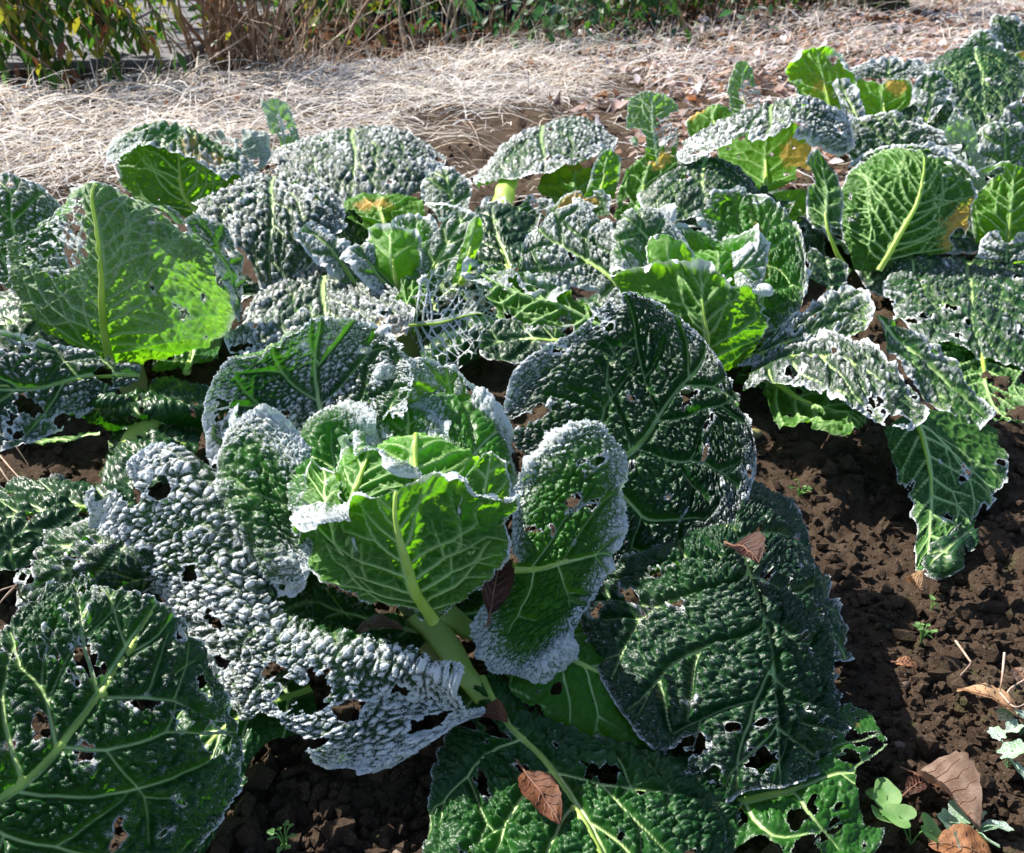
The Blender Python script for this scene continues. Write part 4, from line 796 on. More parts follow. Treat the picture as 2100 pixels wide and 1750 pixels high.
def soil():
    s = np.concatenate([-np.geomspace(40, 1.52, 20), np.linspace(-1.5, 1.5, 600), np.geomspace(1.52, 40, 20)])
    yy = [-3, -1, 0, .3, .42]; y = .44
    while y < 5.2: yy.append(y); y += max(.0030, .0044 * y * y)
    yy += list(np.geomspace(5.4, 120, 30)); yy = np.array(yy)
    X = s[None] * (0.14 + 0.58 * np.abs(yy[:, None])); Yg = np.repeat(yy[:, None], len(s), 1)
    Zg = soil_h(X, Yg)
    far = sstep(3.0, 6, np.abs(Yg)); Zg = Zg * (1 - far) - 0.02 * far
    V = np.stack([X, Yg, Zg], -1).reshape(-1, 3)
    n = len(s); a = (np.arange(len(yy) - 1)[:, None] * n + np.arange(n - 1)[None])
    F = np.stack([a, a + 1, a + 1 + n, a + n], -1).reshape(-1, 4)
    m = Mat('soil'); pos = m.n('NewGeometry').outputs['Position']
    n1 = m.noise(pos, 6, 3); n2 = m.noise(pos, 90, 4, .7); n3 = m.noise(pos, 700, 2); n4 = m.noise(pos, 35, 3)
    c = m.mix(n2, (0.024, 0.015, 0.010), (0.125, 0.083, 0.055)); c = m.mix(m.sst(.55, .75, n1), c, (0.105, 0.076, 0.050))
    c = m.mix(m.math('MULTIPLY', m.sst(.6, .72, n4), .35), c, (0.09, 0.11, 0.035))
    c = m.mix(m.sst(.66, .74, n3), c, (0.40, 0.37, 0.35))
    p = m.n('BsdfPrincipled'); m.set(p.inputs['Base Color'], c); p.inputs['Roughness'].default_value = .95; p.inputs['Specular IOR Level'].default_value = .15
    b = m.n('Bump', None, Strength=1.0, Distance=.007); m.set(b.inputs['Height'], m.noise(pos, 260, 5, .75)); m.set(p.inputs['Normal'], b.outputs[0])
    global M_SOIL; M_SOIL = m.done(p.outputs[0])
    tag(mesh_obj('soil', V, F, M_SOIL), kind='structure')
soil()
# ------------------------------------------------------------------ clods, straw, leaf litter
RS = np.random.RandomState(7)
def ico():
    t = (1 + 5 ** .5) / 2
    v = np.array([(-1, t, 0), (1, t, 0), (-1, -t, 0), (1, -t, 0), (0, -1, t), (0, 1, t), (0, -1, -t), (0, 1, -t), (t, 0, -1), (t, 0, 1), (-t, 0, -1), (-t, 0, 1)], float)
    f = [(0, 11, 5), (0, 5, 1), (0, 1, 7), (0, 7, 10), (0, 10, 11), (1, 5, 9), (5, 11, 4), (11, 10, 2), (10, 7, 6), (7, 1, 8), (3, 9, 4), (3, 4, 2), (3, 2, 6), (3, 6, 8), (3, 8, 9), (4, 9, 5), (2, 4, 11), (6, 2, 10), (8, 6, 7), (9, 8, 1)]
    return v / np.linalg.norm(v[0]), np.array(f)
IV, IF = ico()
def clods(n, xr, yr, smin, smax, seed):
    rs = np.random.RandomState(seed)
    y = 1 / (1 / yr[0] + rs.rand(n) * (1 / yr[1] - 1 / yr[0]))
    x = rs.uniform(xr[0], xr[1], n) * (0.2 + 0.56 * y) / 0.76
    s = smin * (smax / smin) ** (rs.rand(n) ** 2.2)
    z = soil_h(x, y) + s * 0.6
    V = IV[None] * (1 + 1.0 * (rs.rand(n, 12, 1) - .5)) * s[:, None, None] * (0.7 + .6 * rs.rand(n, 1, 3))
    V = V + np.stack([x, y, z], -1)[:, None]
    F = IF[None] + (np.arange(n) * 12)[:, None, None]
    return V.reshape(-1, 3), F.reshape(-1, 3)
V1, F1 = clods(25000, (-.95, 1.1), (.5, 3.0), .0017, .0075, 3)
V2, F2 = clods(1800, (-.95, 1.1), (.5, 3.2), .006, .014, 4)
tag(mesh_obj('soil_crumbs', np.concatenate([V1, V2]), np.concatenate([F1, F2 + len(V1)]), M_SOIL, smooth=False), 'loose dark brown soil crumbs covering the cabbage bed', 'soil', kind='stuff')

YL = lambda x: np.interp(x, [-3, -1.9, -1.33, -.7, -.23, .43, 1.09, 2.0, 4], [2.3, 2.35, 2.5, 2.74, 3.2, 3.5, 3.9, 4.3, 5.5])
YH = lambda x: np.interp(x, [-3, -1.84, -1.3, -.9, -.6, -.32, 0, .54, 1.7, 3, 5], [3.40, 3.45, 3.70, 3.95, 4.05, 4.25, 4.45, 4.7, 5.6, 6.6, 8])
def ribbons(P, W, wv):
    """P (n,k,3) centre lines, W (n,k) widths, wv (n,3) width direction"""
    n, k = P.shape[:2]
    L_ = P - wv[:, None] * W[..., None] * .5; R_ = P + wv[:, None] * W[..., None] * .5
    V = np.stack([L_, R_], 2).reshape(n, k * 2, 3)
    i = np.arange(k - 1) * 2
    f = np.stack([i, i + 1, i + 3, i + 2], -1)
    F = (f[None] + (np.arange(n) * 2 * k)[:, None, None]).reshape(-1, 4)
    return V.reshape(-1, 3), F
def straw(n, seed, pos, lr=(.05, .26), lift=(.0, .055), up=0.0, w=(.0018, .0058)):
    rs = np.random.RandomState(seed); k = 6
    x, y = pos(rs, n); a = rs.rand(n) * 2 * math.pi
    a = np.where(rs.rand(n) < .5, rs.normal(.15, .5, n), a)
    Ln = lr[0] + (lr[1] - lr[0]) * rs.rand(n) ** 1.8
    t = np.linspace(0, 1, k)[None]
    z0 = soil_h(x, y) + rs.uniform(lift[0], lift[1], n)
    cur = rs.normal(0, .42, n) * rs.rand(n) ** 1.5 * 1.3 * Ln; tilt = rs.normal(0.03, .16, n) + up * np.abs(rs.normal(1, .4, n))
    ct = np.cos(np.clip(tilt, -1.4, 1.4))
    P = np.zeros((n, k, 3))
    P[..., 0] = x[:, None] + (np.cos(a) * Ln * ct)[:, None] * t - (np.sin(a) * cur)[:, None] * t * t
    P[..., 1] = y[:, None] + (np.sin(a) * Ln * ct)[:, None] * t + (np.cos(a) * cur)[:, None] * t * t
    P[..., 2] = z0[:, None] + (np.sin(tilt) * Ln)[:, None] * t + (rs.rand(n) * .35 * Ln)[:, None] * t * (1 - t) * (2 if not up else -.5) + rs.normal(0, .003, (n, k))
    P[..., 2] = np.maximum(P[..., 2], soil_h(P[..., 0], P[..., 1]) + .001)
    W = (w[0] + (w[1] - w[0]) * rs.rand(n) ** 2)[:, None] * np.linspace(1, .5, k)[None]
    b = rs.normal(0, .5, n)
    wv = np.stack([-np.sin(a) * np.cos(b), np.cos(a) * np.cos(b), np.sin(b)], -1)
    V, F = ribbons(P, W, wv)
    return V, F, np.repeat(rs.rand(n), 2 * k)
def pos_belt(rs, n):
    x = rs.uniform(-2.6, 3.4, n * 3); y = rs.uniform(2.2, 6.4, n * 3)
    lo, hi = YL(x), YH(x)
    d = sstep(-.25, .25, y - lo + (fbm(x * 4, y * 4, 61) - .5) * .9) * (y < hi + .05)
    d = d * (0.30 + .70 * sstep(.9, .1, x)) * sstep(.30, .5, fbm(x * 2.5 + 7, y * 2.5, 62) + .17)
    # bare mound of soil in the middle
    d = d * (1 - .85 * sstep(.5, .25, np.sqrt(((x - .08) / 1.3) ** 2 + ((y - 3.05) / 1.0) ** 2)))
    m = np.nonzero(rs.rand(n * 3) < d)[0]
    m = m[:n] if len(m) >= n else rs.choice(m, n)
    return x[m], y[m]
def pos_edge(rs, n):
    x = rs.uniform(-2.2, 3, n); return x, YH(x) - np.abs(rs.normal(0, .12, n))
def pos_loose(rs, n):
    x = rs.uniform(-1.9, 1.2, n); return x, rs.uniform(2.2, 3.6, n)
STRAW = [(.36, .26, .18), (.62, .50, .38), (.80, .71, .60), (.88, .84, .80), (.91, .91, .91), (.70, .58, .54), (.90, .91, .95)]
M_STRAW = simple_mat('frosted_straw', None, None, 60, .75, trans=(.85, .75, .6), frost=.6, rnd=STRAW)
parts = [straw(3000, 9, pos_belt, (.015, .06), (.01, .06), w=(.003, .007)), straw(10500, 1, pos_belt, (.05, .30)), straw(1500, 2, pos_edge, (.04, .16), (0, .02), up=1.0), straw(900, 4, pos_loose, (.04, .2)),
         straw(500, 5, pos_belt, (.05, .13), (0, .02), up=.8)]
off = 0; VV = []; FF = []; RR = []
for v, f, r in parts: VV.append(v); FF.append(f + off); RR.append(r); off += len(v)
tag(mesh_obj('frosted_straw', np.concatenate(VV), np.concatenate(FF), M_STRAW, attrs={'rnd': np.concatenate(RR)}), 'pale frosted straw and dry grass lying in a band behind the bed', 'straw', kind='stuff')

def litter(n, seed, pos, s=(.012, .034)):
    rs = np.random.RandomState(seed); x, y = pos(rs, n)
    u = np.array([(-1, 0), (-.45, .55), (.35, .6), (1, 0), (.35, -.6), (-.45, -.55), (-.3, 0), (.4, 0)])
    sz = rs.uniform(s[0], s[1], n); a = rs.rand(n) * 6.28; asp = rs.uniform(.6, 1, n)
    X = u[None, :, 0] * sz[:, None]; Y_ = u[None, :, 1] * (sz * asp)[:, None]
    curl = rs.normal(.2, .9, n)[:, None]; c2 = rs.normal(0, .9, n)[:, None]
    Z = curl * Y_ ** 2 / sz[:, None] + c2 * X ** 2 / sz[:, None] * .5 + rs.normal(0, .12, (n, 8)) * sz[:, None]
    tx = rs.normal(0, .45, n)[:, None]; ty = rs.normal(0, .45, n)[:, None]
    Z = Z + X * np.sin(tx) + Y_ * np.sin(ty)
    ca, sa = np.cos(a)[:, None], np.sin(a)[:, None]
    V = np.stack([x[:, None] + X * ca - Y_ * sa, y[:, None] + X * sa + Y_ * ca, Z + (soil_h(x, y) + .006 + rs.rand(n) * .03)[:, None]], -1)
    f = np.array([(0, 6, 1), (1, 6, 7), (1, 7, 2), (2, 7, 3), (0, 5, 6), (5, 7, 6), (5, 4, 7), (4, 3, 7)])
    F = f[None] + (np.arange(n) * 8)[:, None, None]
    return V.reshape(-1, 3), F.reshape(-1, 3), np.repeat(rs.rand(n), 8)
def pos_lit(rs, n):
    x = rs.uniform(-.1, 4.5, n * 4); y = rs.uniform(2.3, 8.5, n * 4)
    d = sstep(-.2, .5, x - .25 + (y - 3) * .05) * sstep(-.6, .1, y - YL(x) + .9) * sstep(.4, -.1, y - YH(x) - .5)
    m = np.nonzero(rs.rand(n * 4) < d)[0][:n]
    return (x[m], y[m]) if len(m) == n else (np.resize(x[m], n), np.resize(y[m], n))
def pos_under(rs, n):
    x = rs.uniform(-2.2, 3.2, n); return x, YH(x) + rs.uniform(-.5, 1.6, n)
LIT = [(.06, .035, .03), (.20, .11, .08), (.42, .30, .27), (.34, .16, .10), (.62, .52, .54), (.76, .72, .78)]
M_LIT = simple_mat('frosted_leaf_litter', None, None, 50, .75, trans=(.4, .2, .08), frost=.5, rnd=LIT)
M_LITD = simple_mat('dark_leaf_litter', None, None, 50, .85, trans=(.3, .12, .05), rnd=[(.03, .02, .012), (.09, .05, .03), (.16, .07, .035), (.05, .035, .02)])  # dark palette carries the shade beneath the shrubs
v, f, r = litter(9000, 11, pos_lit)
tag(mesh_obj('leaf_litter', v, f, M_LIT, attrs={'rnd': r}), 'frosted brown fallen leaves carpeting the ground at the upper right', 'leaf litter', kind='stuff')
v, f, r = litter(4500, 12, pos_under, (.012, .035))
tag(mesh_obj('leaf_litter', v, f, M_LITD, attrs={'rnd': r}), 'leaf litter on the ground beneath the shrubs, coloured darker for their shade', 'leaf litter', kind='stuff')

# ------------------------------------------------------------------ terrace with stone slabs at the upper left
M_STONE = simple_mat('grey_stone', (.07, .07, .075), (.14, .135, .14), 14, .8, bump=.8, bdist=.006)
M_CONC = simple_mat('dark_kerb', (.035, .032, .03), (.075, .068, .06), 18, .9, bump=.6, bdist=.005)
def box(V, F, x0, x1, y0, y1, z0, z1, rs, j=.004):
    b = len(V)
    for z in (z0, z1):
        for (x, y) in ((x0, y0), (x1, y0), (x1, y1), (x0, y1)): V.append((x + rs.uniform(-j, j), y + rs.uniform(-j, j), z + rs.uniform(-j, j) * (z == z1)))
    F += [(b, b + 3, b + 2, b + 1), (b + 4, b + 5, b + 6, b + 7), (b, b + 1, b + 5, b + 4), (b + 1, b + 2, b + 6, b + 5), (b + 2, b + 3, b + 7, b + 6), (b + 3, b, b + 4, b + 7)]
TER = empty('stone_terrace', (-2.2, 4.4, 0), 'low grey stone terrace with rough slabs at the upper left behind the shrub', 'terrace')
rs = np.random.RandomState(3); V = []; F = []
box(V, F, -4.2, -1.12, 3.80, 7.0, -.05, .068, rs, 0); mesh_obj('kerb', V, F, M_CONC, TER, smooth=False)
y = 3.77; row = 0
while y < 6.9:
    d = .16 if row == 0 else rs.uniform(.22, .34); x = -4.2 + rs.uniform(0, .3)
    while x < -1.25:
        w = rs.uniform(.35, .6)
        V = []; F = []; x1 = min(x + w, -1.1)
        zt = .092 + rs.uniform(-.006, .008)
        box(V, F, x + .006, x1 - .006, y + .006, y + d - .006, .066, zt, rs, .009)
        o = mesh_obj('paving_slab', V, F, M_STONE, TER, smooth=False)
        bv = o.modifiers.new('bevel', 'BEVEL'); bv.width = .006; bv.segments = 2
        x = x1
    y += d; row += 1
# dark blue sheet behind the shrubs
s_, t_ = np.meshgrid(np.linspace(0, 1, 60), np.linspace(0, 1, 24))
Xs = -.72 + s_ * 1.0; Ys = 5.45 + .03 * np.sin(s_ * 34) + .02 * np.sin(s_ * 13 + t_ * 3); Zs = -.03 + t_ * .62 + .02 * np.sin(s_ * 9) * t_
a = np.arange(23)[:, None] * 60 + np.arange(59)[None]
M_BLUE = simple_mat('navy_plastic', (.008, .012, .035), (.014, .022, .06), 8, .45, bump=.1)
o = mesh_obj('plastic_sheet', np.stack([Xs, Ys, Zs], -1).reshape(-1, 3), np.stack([a, a + 1, a + 61, a + 60], -1).reshape(-1, 4), M_BLUE)
sm = o.modifiers.new('thickness', 'SOLIDIFY'); sm.thickness = .006
tag(o, 'dark navy plastic sheet standing behind the shrubs at the top centre', 'sheet')
# ------------------------------------------------------------------ shrubs
M_STEM = simple_mat('brown_twig', (.13, .075, .045), (.30, .19, .12), 30, .75, frost=.25)
M_STEMP = simple_mat('pale_twig', (.36, .26, .18), (.55, .44, .34), 30, .75, frost=.5)
def blade_mat(name, cols, frost=0.0): return simple_mat(name, None, None, 40, .5, trans=cols[0], frost=frost, rnd=cols, spec=.4)
M_GL = simple_mat('green_shrub_leaf', (.015, .055, .008), (.05, .125, .015), 12, .5, trans=(.12, .34, .02))
M_YL = simple_mat('yellow_shrub_leaf', (.16, .19, .02), (.28, .24, .03), 12, .5, trans=(.5, .5, .03))
M_BL = simple_mat('brown_shrub_leaf', (.09, .035, .02), (.17, .07, .03), 12, .6, trans=(.5, .15, .05))
M_FL = simple_mat('frosty_shrub_leaf', (.02, .07, .03), (.05, .12, .05), 12, .55, trans=(.08, .28, .07), frost=.55)
def leafmesh(name, mat, fold=.25, asp=.42):
    """pointed oval leaf, 1 m long, base at the origin, pointing +X"""
    t = np.linspace(0, 1, 7); w = asp * np.sin(math.pi * t ** .8) * .5 + .005
    V = []
    for i in range(7):
        z = -.18 * t[i] ** 2
        V += [(t[i], -w[i], z + fold * w[i]), (t[i], 0, z), (t[i], w[i], z + fold * w[i])]
    F = []
    for i in range(6):
        a = i * 3; F += [(a, a + 3, a + 4, a + 1), (a + 1, a + 4, a + 5, a + 2)]
    me = bpy.data.meshes.new(name); me.from_pydata(V, [], F); me.materials.append(mat)
    for p in me.polygons: p.use_smooth = True
    return me
from mathutils import Matrix, Euler
LM = {k: leafmesh('shrub_leaf', m) for k, m in (('g', M_GL), ('y', M_YL), ('b', M_BL), ('f', M_FL))}
def put_leaf(parent, me, p, d, size, rs, name='leaf'):
    o = bpy.data.objects.new(name, me); COL.objects.link(o); o.parent = parent
    q = Vector(d).to_track_quat('X', 'Z') @ Euler((rs.normal(0, .6), 0, 0)).to_quaternion()
    o.matrix_local = Matrix.Translation(Vector(p) - parent.location) @ q.to_matrix().to_4x4() @ Matrix.Scale(size, 4)
    return o
def joined_leaves(parent, name, me, P, D, S, rs, mat):
    base = np.array([v.co[:] for v in me.vertices]); fb = np.array([p.vertices[:] for p in me.polygons]); VV = []; FF = []
    for i, (p, d, s) in enumerate(zip(P, D, S)):
        q = (Vector(d).to_track_quat('X', 'Z') @ Euler((rs.normal(0, .6), 0, 0)).to_quaternion()).to_matrix()
        VV.append(base * s @ np.array(q).T + np.array(p)); FF.append(fb + i * len(base))
    return mesh_obj(name, np.concatenate(VV), np.concatenate(FF), mat, parent)
def walk(rs, p, d, n, st, wob, grav=0.0):
    pts = [np.array(p, float)]; d = np.array(d, float); d /= np.linalg.norm(d)
    for i in range(n):
        d = d + rs.normal(0, wob, 3) + np.array([0, 0, -grav]); d /= np.linalg.norm(d)
        q = pts[-1] + d * st
        if q[2] < .005: q[2] = .005
        pts.append(q)
    return np.array(pts)
def shrub(name, label, x, y, seed, nst, h, spread, leafkinds, nleaf, size, stemmat, r=.006, twigs=2, individual=False, lean=(0, 0), grav=.01, width=.1, frame=None):
    rs = np.random.RandomState(seed)
    root = empty(name, (x, y, 0), label, 'shrub')
    paths = []; rad = []; nodes = []
    for i in range(nst):
        a = rs.rand() * 6.28; d = (math.cos(a) * spread * rs.rand() + lean[0], math.sin(a) * spread * rs.rand() + lean[1], 1)
        hh = h * rs.uniform(.5, 1.1); n = max(5, int(hh / .035))
        p = walk(rs, (x + rs.normal(0, width), y + rs.normal(0, width * .6), -.02), d, n, .04, .07, grav)
        paths = []; rad = []
        r0 = r * rs.uniform(.35, 1.1); paths.append(p); rad.append(np.linspace(r0, r0 * .35, len(p)))
        for k in range(3, len(p)): nodes.append((p[k], p[k] - p[k - 1]))
        for t in range(rs.poisson(twigs)):
            k = rs.randint(1, len(p) - 1); dd = (p[k] - p[k - 1]) / .04 + rs.normal(0, .6, 3)
            q = walk(rs, p[k], dd, rs.randint(3, 9), .03, .16, .03)
            paths.append(q); rad.append(np.linspace(r0 * .4, r0 * .2, len(q)))
            for k in range(1, len(q)): nodes.append((q[k], q[k] - q[k - 1]))
        V, F = tubes(paths, rad, 5)
        mesh_obj('stem', V, F, stemmat, root)
    if nleaf:
        idx = rs.choice(len(nodes), nleaf); P = []; D = []; S = []; K = []
        for i in idx:
            p, d = nodes[i]; dd = d / .035 * .4 + rs.normal(0, .6, 3) + np.array([0, 0, -.5])
            P.append(p); D.append(dd); S.append(size * rs.uniform(.6, 1.15)); K.append(leafkinds[rs.randint(len(leafkinds))])
        if individual:
            for p, d, s, k in zip(P, D, S, K): put_leaf(root, LM[k], p, d, s, rs)
        else:
            for k in sorted(set(K)):
                ii = [i for i in range(len(K)) if K[i] == k]
                o = joined_leaves(root, 'foliage', LM[k], [P[i] for i in ii], [D[i] for i in ii], [S[i] for i in ii], rs, {'g': M_GL, 'y': M_YL, 'b': M_BL, 'f': M_FL}[k]); o['kind'] = 'stuff'
    return root
def hanging(name, label, x, y, seed, branches, leafkinds, size, step=.035):
    """a shrub whose branches arch over and hang leaves; branches = list of (start, end, sag)"""
    rs = np.random.RandomState(seed); root = empty(name, (x, y, 0), label, 'shrub'); paths = []; rad = []
    for (s, e) in branches:
        s = np.array(s, float); e = np.array(e, float); n = 14; t = np.linspace(0, 1, n)[:, None]
        p = s + (e - s) * t + np.array([0, 0, 1]) * (t * (1 - t)) * .25 * np.linalg.norm(e - s) + rs.normal(0, .006, (n, 3)); paths.append(p); rad.append(np.linspace(.004, .0012, n))
        L = np.linalg.norm(e - s); m = int(L / step)
        for k in range(m):
            f = (k + .5) / m
            if f < .18: continue
            q = s + (e - s) * f + np.array([0, 0, 1]) * f * (1 - f) * .25 * L
            for sd in (-1, 1):
                if rs.rand() < .18: continue
                d = np.array([sd * .45 + rs.normal(0, .25), rs.normal(0, .3), -1 + rs.normal(0, .25)])
                put_leaf(root, LM[leafkinds[rs.randint(len(leafkinds))]], q, d, size * rs.uniform(.6, 1.15), rs)
    for a_, b_ in zip(paths, rad):
        V, F = tubes([a_], [b_], 5); mesh_obj('branch', V, F, M_STEM, root)
    return root
W = lambda px, py, Y: tuple(at_y(px, py, Y))
br = []
rs = np.random.RandomState(5)
for (ex, ey, Y) in ((25, 60, 3.75), (70, 130, 3.62), (20, 150, 3.55), (110, 90, 3.7), (160, 150, 3.6), (60, 30, 3.9), (130, 170, 3.5), (195, 110, 3.68), (150, 50, 3.8), (230, 60, 3.8), (100, 150, 3.7), (180, 190, 3.6), (8, 110, 3.65), (210, 10, 3.8), (90, 5, 3.8)):
    e = np.array(W(ex, ey, Y)); s = e + np.array([-.28 + rs.normal(0, .1), .12 + rs.normal(0, .08), .18 + rs.rand() * .12]); br.append((s, e))
for k in range(44):
    ex, ey, Y = rs.uniform(0, 380), rs.uniform(-30, 175), rs.uniform(3.5, 3.9)
    e = np.array(W(ex, ey, Y)); br.append((e + np.array([-.2 + rs.normal(0, .1), .1 + rs.normal(0, .08), .16 + rs.rand() * .16]), e))
for k in range(4): br.append(((-2.15 + .1 * k, 4.0, 0), (-2.05 + .12 * k, 3.9, .45)))
hanging('arching_shrub', 'shrub with hanging green, yellow and brown oval leaves at the upper left', -2.1, 3.95, 21, br, 'gggggyyb', .066)
shrub('bare_shrub', 'clump of bare brown stems rising from the straw left of centre at the top', -1.05, 4.02, 22, 60, .75, .85, 'gyb', 60, .05, M_STEM, .010, 3, grav=.012, width=.13)
shrub('bare_shrub', 'thin pale twigs leaning right beside the bare brown stems', -.86, 3.95, 23, 22, .55, .9, 'b', 8, .03, M_STEMP, .004, 2, lean=(.3, -.1), grav=.03, width=.14)
shrub('leafy_shrub', 'green leafy shrub behind the bare stems near the top left', -1.25, 4.5, 24, 24, .7, .6, 'gggy', 420, .07, M_STEM, .004, 3, width=.28)
shrub('bramble', 'dry brown stems in front of the navy sheet at the top centre', -.42, 4.65, 25, 22, .6, .35, 'gf', 40, .045, M_STEMP, .005, 2, width=.16)
shrub('bramble', 'low bramble with small frosted green leaves right of the navy sheet', .02, 4.75, 26, 34, .42, .9, 'ffgf', 280, .078, M_STEM, .004, 2, individual=True, width=.22, grav=.04)
shrub('bramble', 'bramble with frosted leaves spreading above the straw at the top centre', .50, 4.95, 27, 38, .42, .9, 'fffgg', 290, .078, M_STEM, .004, 2, individual=True, width=.26, grav=.04)
shrub('leafy_shrub', 'dark green tangled shrub at the top, left of the mossy trunk', 1.05, 5.5, 28, 44, .5, .7, 'gfbg', 900, .06, M_STEM, .004, 3, width=.3)
shrub('leafy_shrub', 'dark shrub behind the frosted brambles at the top centre', .35, 5.7, 29, 44, .55, .6, 'gg', 1300, .07, M_STEM, .005, 3, width=.4)
shrub('leafy_shrub', 'dim green shrub at the top between bare stems and navy sheet', -.7, 5.2, 30, 30, .6, .6, 'ggy', 700, .07, M_STEM, .004, 3, width=.35)
shrub('leafy_shrub', 'brown and green undergrowth just left of the mossy trunk', 1.55, 5.9, 31, 30, .4, .7, 'gbg', 600, .06, M_STEM, .004, 3, width=.2)
shrub('leafy_shrub', 'dense dark foliage added behind the navy sheet to shade the ground at the top', -.6, 6.3, 32, 44, .7, .8, 'gg', 1300, .08, M_STEM, .005, 3, width=.5)  # added shrub: shades the ground and closes the view behind the sheet
shrub('leafy_shrub', 'dense dark foliage added behind the frosted brambles to shade the ground at the top', .7, 6.5, 33, 44, .7, .8, 'gg', 1300, .08, M_STEM, .005, 3, width=.5)  # second added shrub, shading and closing off behind the brambles
shrub('bramble', 'frosted low bramble shoots trailing onto the straw right of the pale dry stems', .25, 4.55, 34, 16, .25, 1.2, 'ffg', 90, .06, M_STEMP, .003, 2, individual=True, width=.2, grav=.08)
# long twigs standing in the straw
for (a, b, c, lab) in (((268, 300, 3.72), (205, 205, 3.72), (200, 60, 3.8), 'thin upright straw stem standing before the left shrub'),
                    ((310, 225, 3.5), (360, 170, 3.6), (520, 65, 3.9), 'long reddish twig slanting up to the right out of the straw'),
                    ((512, 165, 4.0), (513, 80, 4.0), (518, -10, 4.0), 'straight tall twig standing in the bare brown stems')):
    P_ = catmull(np.array([at_y(*a), at_y(*b), at_y(*c)]), np.linspace(0, 2, 20)); P_[:, 2] = np.maximum(P_[:, 2], .0)
    V, F = tubes([P_], [np.linspace(.0045, .0025, 20)], 6); tag(mesh_obj('dry_twig', V, F, M_STEMP), lab, 'twig', 'long dry twigs before the shrubs')
# trunks
def trunk(label, x, y, r, h, seed, moss=True):
    root = empty('tree', (x, y, 0), label, 'tree'); rs = np.random.RandomState(seed)
    th, zz = np.meshgrid(np.linspace(0, 2 * math.pi, 33), np.linspace(-.05, h, 30))
    rr = r * (1 + .5 * np.exp(-(zz + .05) / .12)) * (1 + .10 * np.sin(th * 5 + zz * 4) + .08 * (fbm(th * 3, zz * 20, seed) - .5))
    a = np.arange(29)[:, None] * 33 + np.arange(32)[None]
    mesh_obj('trunk', np.stack([x + rr * np.cos(th), y + rr * np.sin(th), zz], -1).reshape(-1, 3), np.stack([a, a + 1, a + 34, a + 33], -1).reshape(-1, 4), M_BARK, root)
    if moss:
        P = []; D = []; S = []
        for i in range(150):
            t = rs.uniform(-2.6, .3); z = rs.uniform(.02, h * .6); P.append((x + r * 1.15 * math.cos(t), y + r * 1.15 * math.sin(t), z)); D.append((math.cos(t), math.sin(t), rs.normal(.1, .5))); S.append(rs.uniform(.03, .07))
        o = joined_leaves(root, 'ivy', LM['g'], P, D, S, rs, M_GL); o['kind'] = 'stuff'
M_BARK = simple_mat('dark_bark', (.03, .025, .018), (.09, .07, .045), 30, .9, bump=.9, bdist=.01)
trunk('dark mossy tree trunk base with green ivy at the top right of centre', 1.93, 5.65, .10, .7, 41)
trunk('thin dark trunk at the top edge toward the right corner', 2.95, 6.45, .035, .6, 42, moss=False)
# grass beyond
rs = np.random.RandomState(77); n = 5000
x = rs.uniform(1.6, 6, n); y = YH(x) + rs.uniform(-.1, 3.5, n); hgt = rs.uniform(.03, .11, n); a = rs.rand(n) * 6.28
t = np.linspace(0, 1, 4)[None]
P = np.stack([x[:, None] + (np.cos(a) * hgt * .5)[:, None] * t ** 2, y[:, None] + (np.sin(a) * hgt * .5)[:, None] * t ** 2, soil_h(x, y)[:, None] * 0 - .01 + hgt[:, None] * t], -1)
V, F = ribbons(P, np.repeat(np.linspace(.006, .001, 4)[None], n, 0), np.stack([-np.sin(a), np.cos(a), 0 * a], -1))
M_GRASS = simple_mat('grass', None, None, 40, .6, trans=(.3, .45, .08), frost=.4, rnd=[(.06, .12, .03), (.16, .20, .06), (.35, .32, .16), (.12, .18, .05)])
tag(mesh_obj('grass', V, F, M_GRASS, attrs={'rnd': np.repeat(rs.rand(n), 8)}), 'short frosty grass beyond the fallen leaves in the top right corner', 'grass', kind='stuff')
